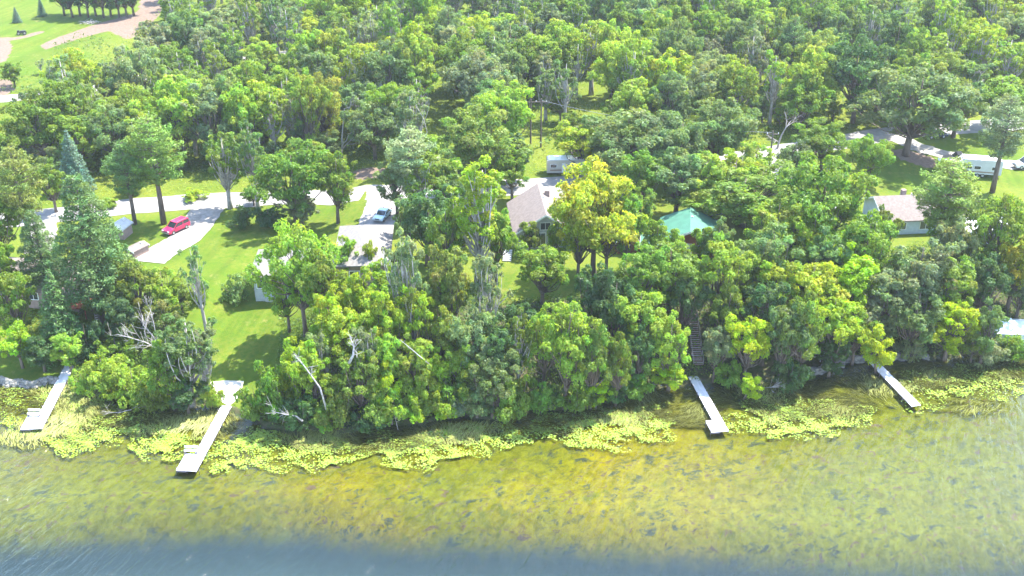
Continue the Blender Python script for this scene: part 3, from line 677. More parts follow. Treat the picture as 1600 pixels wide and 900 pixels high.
n = 150000; X = rng.uniform(-215, 215, n); px_f = np.zeros(n)
Y0 = np.array([G(q, frontier(q)).y for q in np.linspace(-200, 1800, 60)]); X0 = np.array([G(q, frontier(q)).x for q in np.linspace(-200, 1800, 60)])
Y = np.interp(X, X0, Y0) - 3 + 215 * rng.random(n) ** 1.3
px_, py_ = proj(X, Y, T(X, Y)); ok = (np.sin(X*.23 + 2*np.sin(Y*.11)) * np.sin(Y*.19 + X*.05) + rng.normal(size=n)*.18 > -.3)
for K in KEEP + [[(640,150),(780,150),(780,215),(640,215)], [(880,112),(1090,112),(1090,165),(880,165)], [(1280,90),(1400,90),(1400,150),(1280,150)]]: ok &= ~inpoly(px_, py_, K)
rx, ry_ = X[ok], Y[ok]
L2 = bpy.data.objects['back_road'].data; q = np.array([v.co[:] for v in L2.vertices]); o_ = np.argsort(q[:, 0]); near = (np.abs(ry_ - np.interp(rx, q[o_, 0], np.convolve(q[o_, 1], np.ones(11)/11, 'same'))) < 4) & (rx < 0)
rx, ry_ = rx[~near], ry_[~near]
cover('wood_undergrowth', 0, rx, ry_, 3.0 * np.clip(.5 + .5*np.sin(rx*.7 + np.sin(ry_*.5))*np.sin(ry_*.6), .12, 1), .30, (.085, .16, .035), label='brushy green understory beneath the trees of the wood')
# ---------------------------------------------------------------- water plants
def sample_px(polys, n):
    out = []
    for (cx, cyy, rx, ry, w_) in polys:
        k = int(n * w_); a = rng.uniform(0, 6.283, k); r = np.sqrt(rng.random(k))
        wob = 1 + .22*np.sin(3*a + cx) + .14*np.sin(7*a + cyy)
        out.append(np.stack([cx + rx*r*wob*np.cos(a), cyy + ry*r*wob*np.sin(a)], 1))
    q = np.concatenate(out); px, py = q[:, 0], q[:, 1]
    al = (py - 450) / F; dy = -al*math.sin(TH) + math.cos(TH); dz = -al*math.cos(TH) - math.sin(TH); t_ = -H / dz
    return (px - 800) / F * t_, dy * t_
PADS = [(30,640,60,40,1.2),(110,690,50,20,1.2),(165,655,70,42,1.8),(235,690,40,22,.9),(285,700,40,18,.7),(395,708,60,28,1.5),(420,690,45,18,.6),(510,708,48,26,1.2),(650,705,70,26,1.8),(715,690,50,24,1.0),
        (800,683,50,16,.7),(890,668,50,24,.8),(950,672,60,28,1.6),(1010,665,45,25,1.0),(968,706,14,5,.08),(1200,655,60,26,1.3),(1290,655,60,26,1.3),(1235,675,60,12,.5),(1460,610,60,22,.5),(1520,600,80,26,1.2),(1590,585,60,30,.9),(1440,640,25,8,.15),(345,735,14,10,.2), (1170,610,22,14,.2),(-60,650,50,40,.6),(1700,590,80,35,.7)]
PADS = [(a, b - 3, c*1.12, d*1.15, e) for a, b, c, d, e in PADS]
X, Y = sample_px(PADS, 2500)
X = np.round(X/.9)*.0 + X
ns = np.sin(X*1.1+1.3*np.sin(Y*.9))*np.sin(Y*1.4+X*.5); k = (Y < shoreY(X) - .4) & (ns + rng.normal(size=len(X))*.7 > .12)
X, Y = X[k], Y[k]; n = len(X)
rad = rng.uniform(.06, .12, n); ang = np.arange(9) * 2*np.pi/9
tl = rng.normal(size=(n, 2)) * .10; rim = rng.uniform(0, 6.28, n)
V = np.zeros((n, 9, 3)); ca = np.cos(ang[None] + rim[:, None]); sa = np.sin(ang[None] + rim[:, None])
V[:, :, 0] = X[:, None] + rad[:, None]*ca; V[:, :, 1] = Y[:, None] + rad[:, None]*sa
V[:, :, 2] = (.035 + rng.random(n)*.05)[:, None] + (tl[:, :1]*ca + tl[:, 1:]*sa)*rad[:, None]
m = leafmat('lily_leaf', .15)
o = newmesh('lily_pads', V.reshape(-1, 3), np.arange(9*n).reshape(n, 9), m); o.color = (.22, .30, .035, 1); o['kind'] = 'stuff'; o['label'] = 'yellow-green lily pads floating in patches off the shore'; o['category'] = 'lily pads'
a = o.data.color_attributes.new('tint', 'FLOAT_COLOR', 'POINT'); tn = rng.uniform(.75, 1.2, (n, 1)) * np.stack([rng.uniform(.8, 1.15, n), np.ones(n), rng.uniform(.5, 2.2, n), np.ones(n)], 1); tn[:, 3] = 1
a.data.foreach_set('color', np.repeat(tn, 9, 0).astype(np.float32).ravel())
REED = [(40,622,80,22,1),(140,630,80,28,1.4),(230,655,80,26,1.4),(100,665,60,30,.8),(330,665,50,25,.8),(500,690,70,16,1.2),(610,685,70,22,1.3),(700,680,80,18,1.3),(860,660,60,22,1),(960,648,70,20,1.2),(1060,635,55,26,1.5),
        (1150,622,30,18,.5),(1240,630,80,30,1.6),(1310,615,60,28,1.0),(1340,635,50,16,.6),(1440,590,80,26,1.2),(1530,578,90,24,1.6),(1590,575,50,26,.8),(1520,630,60,16,.4),(1390,600,60,22,.8),(1100,650,40,20,.5),(30,690,40,12,.3)]
X, Y = sample_px(REED, 850); k = Y < shoreY(X) - .2; X, Y = X[k], Y[k]; n = len(X)
th = R(150) + .9*np.sin(X*.35 + .8*np.sin(Y*.3)) + .5*np.sin(Y*.7) + rng.normal(size=n)*.22; L = rng.uniform(.7, 1.9, n); wd = rng.uniform(.016, .034, n); bend = rng.normal(size=n)*.5
V = np.zeros((n, 6, 3))
for i, u in enumerate((0, .5, 1)):
    t2 = th + bend*u; cx = X + np.cos(th+bend*u*.5)*L*u; cyy = Y + np.sin(th+bend*u*.5)*L*u; ww = wd*(1, 1, .3)[i]
    for s_, j in ((-1, 0), (1, 1)):
        V[:, i*2+j, 0] = cx - np.sin(t2)*ww*s_; V[:, i*2+j, 1] = cyy + np.cos(t2)*ww*s_; V[:, i*2+j, 2] = .02 + .07*np.sin(u*2.6) + .03*j
b = np.arange(n)[:, None]*6; Fc = np.concatenate([b + np.array([0, 1, 3, 2]), b + np.array([2, 3, 5, 4])])
o = newmesh('floating_reeds', V.reshape(-1, 3), Fc, m); o.color = (.25, .265, .08, 1); o['kind'] = 'stuff'; o['label'] = 'pale flattened reeds lying on the water along the shore'; o['category'] = 'reeds'
a = o.data.color_attributes.new('tint', 'FLOAT_COLOR', 'POINT'); tn = np.concatenate([rng.uniform(.5, 1.25, (n, 1)) * np.array([1, 1, 1]), np.ones((n, 1))], 1)
a.data.foreach_set('color', np.repeat(tn, 6, 0).astype(np.float32).ravel())
# ---------------------------------------------------------------- buildings
def flat(name, c, rough=.5, metal=0, spec=.5):
    return mat(name, c, rough, tuple(x*.9 for x in c), 4, metal, spec=spec)
M_GLASS = flat('window_glass', (.03, .04, .05), .08, spec=.9); M_TRIM = flat('white_trim', (.75, .75, .73), .6)
M_SHG = mat('pale_shingles', (.205, .188, .172), .9, (.155, .142, .13), 2.5); M_SHB = mat('tan_shingles', (.185, .15, .13), .9, (.14, .115, .10), 2.5)
M_GRN = mat('green_metal_roof', (.06, .17, .115), .6, (.05, .14, .095), 1); M_WGRY = mat('grey_siding', (.42, .43, .45), .8, (.36, .37, .39), 2)
M_WRED = mat('red_brown_siding', (.26, .085, .055), .8, (.2, .07, .045), 2); M_WBRN = mat('brown_siding', (.30, .22, .18), .8, (.25, .18, .15), 2); M_WBLU = mat('pale_blue_siding', (.45, .52, .58), .8, (.4, .46, .5), 2)
M_DECK = mat('deck_wood', (.36, .33, .30), .85, (.28, .25, .22), 3); M_REDWOOD = mat('redwood_stain', (.34, .10, .05), .8, (.26, .075, .04), 2)
def at_h(px, py, zab):
    q = G(px, py)
    for _ in range(6): q = PZ(px, py, float(T(q.x, q.y)) + zab)
    return Vector((q.x, q.y, q.z - zab))
def window(root, x, y, z, ww, hh, face='front'):
    f = MB(); g = MB()
    def bx(mb, cx, cz, a, b, th, dp):
        if face in ('front', 'back'):
            s = -1 if face == 'front' else 1; mb.box((x + cx, y + s*dp, z + cz), (a, th, b))
        else:
            s = -1 if face == 'left' else 1; mb.box((x + s*dp, y + cx, z + cz), (th, a, b))
    for cx in (-ww/2, ww/2): bx(f, cx, 0, .1, hh + .1, .08, .04)
    for cz in (-hh/2, hh/2): bx(f, 0, cz, ww - .1, .1, .08, .04)
    if ww > 1.1: bx(f, 0, 0, .06, hh - .1, .06, .04)
    bx(g, 0, 0, ww - .1, hh - .1, .03, .018)
    fr = f.build('window', M_TRIM, root); g.build('pane', M_GLASS, fr); return fr
def roofslab(mb, w, l, wh, rise, oh, th=.18):
    # gable along local y
    e = rise * oh / (w/2); W = w/2 + oh; L = l/2 + oh
    prof = [(-W, wh - e), (0, wh + rise), (W, wh - e), (W, wh - e + th), (0, wh + rise + th*1.3), (-W, wh - e + th)]
    mb.prism(prof, -L, L, axis=1)
def house(name, loc, rz, w, l, wh, rise, oh, mr, mw_, label, cat, windows=(), hip=False, base=1.2, chimney=None, door=None, extra=None):
    t_ = thing(name, loc, rz, label, cat)
    wl = MB()
    if hip: wl.box((0, 0, (wh - base)/2), (w, l, wh + base))
    else: wl.prism([(-w/2, -base), (w/2, -base), (w/2, wh), (0, wh + rise), (-w/2, wh)], -l/2, l/2, axis=1)
    wl.build('wall', mw_, t_)
    rf = MB()
    if hip:
        W, L = w/2 + oh, l/2 + oh; k = min(W, L)
        a, b_ = (0, L - k) if L >= W else (W - k, 0)
        z0, z1 = wh, wh + rise
        P = [(-W, -L, z0), (W, -L, z0), (W, L, z0), (-W, L, z0), (-W, -L, z0 + .18), (W, -L, z0 + .18), (W, L, z0 + .18), (-W, L, z0 + .18)]
        if L >= W: P += [(0, -b_, z1), (0, b_, z1)] if b_ > 0 else [(0, -.01, z1), (0, .01, z1)]; Fq = [(4, 5, 8), (5, 6, 9, 8), (6, 7, 9), (7, 4, 8, 9)]
        else: P += [(-a, 0, z1), (a, 0, z1)]; Fq = [(4, 5, 9, 8), (5, 6, 9), (6, 7, 8, 9), (7, 4, 8)]
        rf.poly(P, [(0, 3, 2, 1), (0, 1, 5, 4), (1, 2, 6, 5), (2, 3, 7, 6), (3, 0, 4, 7)] + Fq)
    else: roofslab(rf, w, l, wh + .02, rise, oh)
    ro = rf.build('roof', mr, t_)
    if not hip:
        e = rise * oh / (w/2); W = w/2 + oh
        for s in (-1, 1):
            yy = s * (l/2 + oh + .03); fa = MB()
            fa.prism([(-W, wh - e - .1), (0, wh + rise - .1), (W, wh - e - .1), (W, wh - e + .16), (0, wh + rise + .2), (-W, wh - e + .16)], yy - .025, yy + .025, axis=1); fa.build('gable_trim', M_TRIM, t_)
    if chimney:
        cx, cyy, cz = chimney; MB().box((cx, cyy, cz), (.7, .7, 1.6)).build('chimney', M_WBRN, ro)
    MB().box((0.3, .8, wh + rise + .12), (.25, .25, .5)).build('roof_vent', M_TRIM, ro)
    for wd in windows: window(t_, *wd)
    if door:
        x, y, face = door; d = MB()
        if face == 'front': d.box((x, y - .03, 1.05), (.95, .06, 2.1))
        else: d.box((x + (.03 if face == 'right' else -.03), y, 1.05), (.06, .95, 2.1))
        d = d.build('door', M_TRIM, t_)
    return t_
# pale-roofed house: long wing and garage wing are one building
c1 = at_h(480, 400, 4.0)
hA = house('lake_house', c1, R(3), 15.0, 8.5, 2.8, 2.0, .6, M_SHG, M_WGRY, 'wide house with overexposed pale grey hipped roofs beside the open lawn', 'house',
           windows=[(-6.2, -4.25, 1.6, 1.8, 1.3, 'front'), (-3.2, -4.25, 1.6, 1.4, 1.3, 'front'), (0, -4.25, 1.4, 2.2, 1.8, 'front'), (4, -4.25, 1.6, 1.4, 1.2, 'front'), (-7.75, 1.5, 1.6, 1.4, 1.2, 'left')], hip=True, door=(-7.75, -1.5, 'left'))
def subpart(root, loc, rz, mb, name, m):
    o = mb.build(name, m, root); return o
g = at_h(568, 376, 4.2); off = g - c1; ca, sa = math.cos(-R(3)), math.sin(-R(3)); gx0, gy0 = off.x*ca - off.y*sa, off.x*sa + off.y*ca
dz0 = g.z - c1.z
MB().box((gx0, gy0, 1.2 + dz0), (7.4, 13, 4.2)).build('garage_wall', M_WBRN, hA)
W, L = 4.2, 7.1; rf = MB(); z0 = 3.32 + dz0
rf.poly([(gx0-W, gy0-L, z0), (gx0+W, gy0-L, z0), (gx0+W, gy0+L, z0), (gx0-W, gy0+L, z0), (gx0-W, gy0-L, z0+.18), (gx0+W, gy0-L, z0+.18), (gx0+W, gy0+L, z0+.18), (gx0-W, gy0+L, z0+.18), (gx0, gy0-L+W, z0+2.2), (gx0, gy0+L-W, z0+2.2)],
        [(0, 3, 2, 1), (0, 1, 5, 4), (1, 2, 6, 5), (2, 3, 7, 6), (3, 0, 4, 7), (4, 5, 8), (5, 6, 9, 8), (6, 7, 9), (7, 4, 8, 9)])
rf.build('garage_roof', M_SHG, hA)
window(hA, gx0 + 2.2, gy0 - 6.5, 1.8 + dz0, 1.3, 1.2); window(hA, gx0 - 1, gy0 - 6.5, 1.8 + dz0, 1.5, 1.2)
# deck with pink umbrella at the wing's end
dk = at_h(418, 446, 1.0); t_ = thing('deck', dk, R(3), 'low wooden deck at the lake end of the pale-roofed house', 'deck')
MB().box((0, 0, .95), (3.6, 2.6, .12)).build('floor', M_DECK, t_)
for sx in (-1.7, 1.7):
    for sy in (-1.2, 1.2): MB().box((sx, sy, .3), (.14, .14, 1.3)).build('post', M_DECK, t_)
r_ = MB().box((0, -1.25, 1.95), (3.6, .08, .08)); 
for i in range(13): r_.box((-1.68 + i*.28, -1.25, 1.48), (.04, .04, .9))
r_.build('railing', M_TRIM, t_)
um = thing('patio_umbrella', dk + Vector((-1.0, .2, 1.02)), 0, 'small pink patio umbrella on the deck', 'umbrella')
MB().tube([(0, 0, 0), (0, 0, 1.7)], .03).build('pole', M_TRIM, um)
cn = MB(); n_ = 10; cn.poly([(math.cos(k*.6283)*.75, math.sin(k*.6283)*.75, 1.4) for k in range(n_)] + [(0, 0, 1.85)], [(k, (k+1) % n_, n_) for k in range(n_)] + [tuple(range(n_))[::-1]]); cn.build('canopy', flat('pink_canvas', (.75, .12, .3), .8), um)
q = G(408, 470); pb = MB()
for i in range(9): 
    a_ = R(200 + i*14); pb.box((2.6*math.cos(a_), 1.8*math.sin(a_), .15), (.75, .4, .5), rz=a_ + R(90))
pt = thing('landscape_edging', q + Vector((2, 1.6, 0)), 0, 'curved pale stone edging on the lawn below the deck', 'edging'); pb.build('stone_edge', M_CONC, pt)
# grey gable house
hb = at_h(846, 330, 4.4)
house('gable_house', hb, R(5), 8.6, 11, 3.6, 2.7, .7, M_SHB, M_WGRY, 'grey gable house with tan roof and tall windows facing the lake', 'house',
      windows=[(-2.6, -5.5, 2.0, 1.5, 2.4, 'front'), (-.7, -5.5, 2.0, 1.5, 2.4, 'front'), (1.3, -5.5, 2.0, 1.5, 2.4, 'front'), (0, -5.5, 4.3, 1.6, 1.2, 'front'), (-4.3, 1, 1.8, 1.2, 1.2, 'left')], base=2, chimney=(1.2, 3, 5.9))
st = G(792, 408); t_ = thing('garden_steps', st, R(-5), 'short grey garden steps beside the sunlit patch of lawn', 'steps')
for i in range(6): MB().box((0, i*.35, .1 + i*.17), (1.3, .36, .16)).build('step', M_CONC, t_)
# green-roofed cabin
hc = at_h(1078, 350, 3.6)
house('cabin', hc, R(-8), 7.8, 8.0, 2.5, 1.7, .7, M_GRN, M_WRED, 'red-brown cabin under a bright green metal roof among the oaks', 'cabin',
      windows=[(-2, -4.0, 1.4, 1.1, 1.1, 'front'), (1.9, -4.0, 1.4, 1.1, 1.1, 'front'), (3.9, 0, 1.4, 1.2, 1, 'right')], door=(0, -4.0, 'front'), base=1.5)
hc2 = at_h(1030, 374, 2.6); house('lean_to', hc2, R(80), 3.6, 5, 2.1, .9, .3, M_GRN, M_WRED, 'small green-roofed lean-to left of the red-brown cabin', 'shed', base=1)
hs = at_h(975, 362, 2.6); house('garden_shed', hs, R(8), 3.2, 4.6, 2.0, .9, .3, mat('faded_green_roof', (.45, .58, .50), .6), M_WRED, 'small shed with faded pale green roof right of the golden maple', 'shed', windows=[(0, -2.3, 1.2, .8, .8, 'front')], base=1)
# brown-roofed house on the right
hd = at_h(1432, 312, 4.0); house('brown_roof_house', hd, R(96), 9.0, 13.5, 2.7, 2.0, .6, M_SHB, M_WBLU, 'long house with brown shingle roof and pale blue wall, right side', 'house',
      windows=[(-4.5, 4, 1.5, 1.4, 1.2, 'left'), (-4.5, 0, 1.5, 2, 1.4, 'left'), (-4.5, -4, 1.5, 1.4, 1.2, 'left'), (0, 6.75, 1.5, 1.2, 1.1, 'back')], base=1.5, chimney=(0.9, 2, 4.7))
he = at_h(1534, 344, 3.0); house('annex', he, R(94), 5, 6.5, 2.3, .9, .4, mat('white_roof', (.62, .62, .62), .6), M_WGRY, 'low white-roofed building right of the brown-roofed house', 'outbuilding', windows=[(-2.5, 0, 1.3, 1.2, 1, 'left')])
# left-edge house with deck
hl = at_h(62, 418, 3.8); house('tan_roof_house', hl, R(82), 9, 15, 2.6, 1.8, .6, M_SHB, M_WBRN, 'house with pinkish tan roof hidden behind pines at left edge', 'house',
      windows=[(-4.5, 4, 1.5, 1.5, 1.2, 'left'), (-4.5, -1, 1.5, 1.5, 1.2, 'left')], base=1.5)
rd = at_h(135, 472, 1.6); t_ = thing('red_deck', rd, R(8), 'red-brown stained deck between the pine trunks at left', 'deck')
MB().box((0, 0, 1.5), (5.2, 3.4, .14)).build('floor', M_REDWOOD, t_)
for sx in (-2.5, 0, 2.5):
    for sy in (-1.6, 1.6): MB().box((sx, sy, .6), (.16, .16, 2.6)).build('post', M_REDWOOD, t_)
for (cx, cyy, a, b_) in ((0, -1.65, 5.2, .07), (-2.57, 0, .07, 3.2), (2.57, 0, .07, 3.2)):
    r_ = MB().box((cx, cyy, 2.5), (a, b_, .1))
    for i in range(15): r_.box((cx + (i/14 - .5)*(a - .1), cyy, 2.0) if a > b_ else (cx, cyy + (i/14 - .5)*(b_ - .1), 2.0), (.05, .05, .9))
    r_.build('railing', M_REDWOOD, t_)
t_ = thing('deck_stairs', at_h(156, 498, .2), R(20), 'grey wooden stairs descending from the red-brown deck', 'stairs')
for i in range(7): MB().box((0, i*.3, .15 + i*.2), (1.2, .3, .05)).build('step', M_DECK, t_)
for s in (-.65, .65): MB().poly([(s-.03, -.2, -.1), (s+.03, -.2, -.1), (s+.03, 2.1, 1.35), (s-.03, 2.1, 1.35), (s-.03, -.2, .15), (s+.03, -.2, .15), (s+.03, 2.1, 1.6), (s-.03, 2.1, 1.6)], [(0,1,2,3),(4,5,6,7),(0,1,5,4),(1,2,6,5),(2,3,7,6),(3,0,4,7)]).build('stringer', M_DECK, t_)
# small buildings on the gravel drive, lower right boathouse
house('tool_shed', at_h(187, 349, 2.2), R(-12), 2.4, 2.8, 1.8, .6, .25, M_CONC, M_WBRN, 'small shed with pale roof beside the tall pine trunks', 'shed', base=.5)
house('low_shed', at_h(213, 385, 1.3), R(-30), 2.0, 3.0, 1.1, .35, .15, M_SHB, M_WBRN, 'low box shed with brown lid at the end of the gravel driveway', 'shed', base=.5)
house('boathouse', at_h(1588, 507, 2.4), R(85), 4, 6, 2.0, .8, .3, mat('pale_metal_roof', (.60, .66, .70), .4), M_WBLU, 'small boathouse with pale metal roof at the right edge bank', 'boathouse', windows=[(-2, 1, 1.1, 1, .8, 'left')], base=2)

# ---------------------------------------------------------------- vehicles
M_TYRE = flat('rubber', (.02, .02, .02), .9); M_RIM = flat('rim', (.45, .45, .45), .4, .6); M_DKG = flat('tinted_glass', (.02, .025, .03), .1, spec=.8)
M_LAMP = flat('lamp_lens', (.8, .8, .75), .2); M_TAIL = flat('tail_lens', (.4, .02, .02), .3); M_BLK = flat('black_plastic', (.03, .03, .03), .6)
def paint(name, c):
    m, t, p = nodes(name); p.inputs['Base Color'].default_value = (*c, 1); p.inputs['Roughness'].default_value = .35; p.inputs['Coat Weight'].default_value = .6
    t.links.new(mixc(t, ramp(t, noise(t, 1.5), .3, .7), c, tuple(x*.92 for x in c)), p.inputs['Base Color']); return m
def wheels(root, xs_, w, r):
    for x in xs_:
        for s in (-1, 1):
            o = MB().tube([(x, s*(w/2 - .22), r), (x, s*(w/2 + .01), r)], r, 14).build('wheel', M_TYRE, root)
            MB().tube([(x, s*(w/2 + .01), r), (x, s*(w/2 + .03), r)], r*.6, 10).build('rim', M_RIM, o)
def car(name, loc, rz, L, W, Ht, style, m, label, cat):
    t_ = thing(name, loc, rz, label, cat); h = L/2; r = .36
    belt = Ht * .58
    body = [(-h, .35), (-h + .05, belt), (h - 1.15, belt), (h - .15, belt*.86), (h, .6), (h - .05, .32)]
    if style == 'pickup': body = [(-h, .45), (-h + .03, belt), (h - 1.3, belt), (h - .1, belt*.9), (h, .6), (h - .05, .4)]
    MB().prism(body, -W/2, W/2, axis=1).build('body', m, t_, bevel=.07)
    if style == 'van': cab = [(-h + .12, belt - .05), (-h + .3, Ht - .1), (h - 2.0, Ht - .1), (h - 1.15, belt - .05)]
    elif style == 'pickup': cab = [(-.5, belt - .05), (-.35, Ht - .1), (h - 2.3, Ht - .1), (h - 1.6, belt - .05)]
    else: cab = [(-h + .35, belt - .05), (-h + 1.2, Ht - .1), (h - 2.1, Ht - .1), (h - 1.25, belt - .05)]
    MB().prism(cab, -W/2 + .1, W/2 - .1, axis=1).build('cabin_glass', M_DKG, t_, bevel=.05)
    x0, x1 = cab[1][0], cab[2][0]
    MB().box(((x0+x1)/2, 0, Ht - .06), (x1 - x0 + .1, W - .16, .1)).build('roof_panel', m, t_, bevel=.04)
    pl = MB()
    for s in (-1, 1):
        for (a, b_) in ((cab[0], cab[1]), (cab[3], cab[2])):
            pl.tube([(a[0], s*(W/2 - .1), a[1]), (b_[0], s*(W/2 - .12), b_[1])], .05, 4)
        pl.box(((x0+x1)/2, s*(W/2 - .09), (belt + Ht)/2), (.12, .04, Ht - belt))
    pl.build('window_frame', m, t_)
    if style == 'pickup': MB().box((-h + 1.0, 0, belt + .01), (1.6, W - .3, .04)).build('bed_floor', M_BLK, t_)
    if style == 'van':
        for s in (-1, 1): MB().tube([(x0 + .2, s*(W/2 - .25), Ht + .06), (x1 - .1, s*(W/2 - .25), Ht + .06)], .025, 4).build('roof_rail', M_RIM, t_)
    wheels(t_, (-h + .95, h - .95), W, r)
    for s in (-1, 1):
        MB().box((h - .08, s*(W/2 - .28), .72), (.1, .35, .18)).build('headlight', M_LAMP, t_); MB().box((-h - .01, s*(W/2 - .15), .85), (.06, .16, .32)).build('taillight', M_TAIL, t_)
        MB().box((h - 1.4, s*(W/2 + .08), belt + .08), (.12, .16, .14)).build('mirror', M_BLK, t_)
    MB().box((h, 0, .45), (.08, W - .3, .16)).build('front_bumper', M_RIM, t_); MB().box((-h - .02, 0, .45), (.08, W - .2, .16)).build('rear_bumper', M_RIM, t_)
    MB().box((h + .0, 0, .64), (.05, W*.42, .14)).build('grille', M_BLK, t_)
    return t_
def onroad(px, py, l=.08): return G(px, py, l)
car('van', onroad(276, 361), R(-122), 4.7, 1.85, 1.75, 'van', paint('magenta_red_paint', (.46, .008, .065)), 'magenta red van parked on the gravel driveway', 'van')
car('parked_car', onroad(598, 341), R(-108), 4.3, 1.75, 1.42, 'sedan', paint('pale_blue_paint', (.55, .68, .72)), 'pale silver-blue car parked on the shaded house driveway', 'car')
car('pickup_truck', onroad(1497, 254), R(170), 5.6, 2.0, 1.85, 'pickup', paint('black_paint', (.02, .022, .028)), 'dark pickup truck beside the white camper on the right', 'pickup')
car('white_van', onroad(1604, 262), R(185), 5.0, 2.0, 1.9, 'van', paint('white_paint', (.75, .76, .76)), 'white van at the right edge of the frame', 'van')
car('dark_car', onroad(1461, 215), R(10), 4.5, 1.8, 1.45, 'sedan', paint('blue_black_paint', (.03, .04, .06)), 'dark car in the shade under the wide spreading oak', 'car')
def camper(name, loc, rz, L, W, Ht, label, nose=False, c=(.74, .70, .60)):
    t_ = thing(name, loc, rz, label, 'camper'); h = L/2; m = paint(name + '_shell', tuple(v*.62 for v in c))
    prof = [(-h, .5), (-h, Ht - .15), (-h + .2, Ht), (h - .3, Ht), (h, Ht - .5), (h - .05, 1.4), (h - .5, .5)]
    if nose: prof = [(-h, .6), (-h, Ht - .2), (-h + .2, Ht), (h - .5, Ht), (h + .9, Ht - 1.2), (h + .8, 1.7), (h - 1.3, 1.5), (h - 1.5, .6)]
    MB().prism(prof, -W/2, W/2, axis=1).build('shell', m, t_, bevel=.05)
    MB().box((0, 0, Ht + .03), (L - .8, W - .1, .05)).build('roof_skin', flat('white_vinyl', (.78, .78, .76), .5), t_)
    MB().box((-.5, 0, Ht + .16), (.8, .7, .25)).build('air_conditioner', M_TRIM, t_, bevel=.04)
    for s in (-1, 1):
        MB().box((0, s*(W/2 + .012), 1.05), (L - 1.2, .02, .22)).build('stripe', flat('brown_stripe', (.22, .15, .10), .5), t_)
        for x in (-h + 1.2, .6, h - 1.5):
            f = MB().box((x, s*(W/2 + .02), 1.85), (1.2, .04, .7)).build('window', M_TRIM, t_); MB().box((x, s*(W/2 + .05), 1.85), (1.05, .03, .55)).build('pane', M_DKG, f)
    if nose: f = MB().box((h + .2, 0, Ht - .62), (.9, 1.3, .05), tilt=Vector((0,0,1)).rotation_difference(Vector((.65, 0, .76)))).build('nose_window', M_DKG, t_)
    else: f = MB().box((h + .01, 0, 1.9), (.05, 1.4, .6)).build('front_window', M_DKG, t_)
    MB().box((-.5, -W/2 - .03, 1.45), (.65, .04, 1.75)).build('door', M_TRIM, t_)
    wheels(t_, (-.5, .4) if nose else (-.2,), W, .36)
    if not nose: MB().tube([(h - .5, -.5, .55), (h + 1.0, 0, .5), (h - .5, .5, .55)], .05).build('hitch', M_BLK, t_)
    else: MB().box((h - 1.2, 0, .35), (.12, .9, .7)).build('landing_leg', M_BLK, t_)
    return t_
camper('camper_trailer', onroad(884, 271), R(2), 7.0, 2.4, 2.9, 'cream camper trailer parked beside the road left of the oaks')
camper('fifth_wheel_camper', onroad(1528, 274), R(168), 7.2, 2.5, 3.3, 'white raised-nose camper parked on the right lawn', nose=True, c=(.76, .78, .80))
t_ = thing('cargo_trailer', onroad(1477, 266), R(-15), 'small black box trailer beside the white camper', 'trailer')
MB().box((0, 0, 1.1), (3.2, 1.9, 1.4)).build('box', paint('black_box_paint', (.025, .025, .035)), t_, bevel=.05); MB().box((0, 0, 1.83), (3.1, 1.8, .05)).build('roof_skin', flat('grey_vinyl', (.45, .46, .52), .5), t_)
wheels(t_, (0,), 1.95, .33); MB().tube([(1.6, 0, .5), (2.7, 0, .5)], .05).build('hitch', M_BLK, t_)
t_ = thing('lawn_tractor', G(34, 54), R(20), 'small dark machine parked on the pale strip of the mown field', 'tractor')
MB().box((.4, 0, .7), (1.3, .8, .7)).build('hood', M_BLK, t_, bevel=.06); MB().box((-.7, 0, .9), (.6, .7, .6)).build('seat', M_BLK, t_, bevel=.05); wheels(t_, (-.7, .8), 1.3, .45)
t_ = thing('brush_pile', G(143, 37), 0, 'grey pile of brush at the bend of the dirt track', 'brush pile'); mb = MB()
for i in range(40):
    a_ = rng.uniform(0, 6.28); q = Vector((rng.normal()*1.2, rng.normal()*.8, rng.uniform(.1, .6))); mb.tube([q, q + Vector((math.cos(a_)*1.6, math.sin(a_)*1.6, rng.uniform(-.1, .5)))], [.07, .03], 4)
mb.build('branches', M_DEAD, t_)

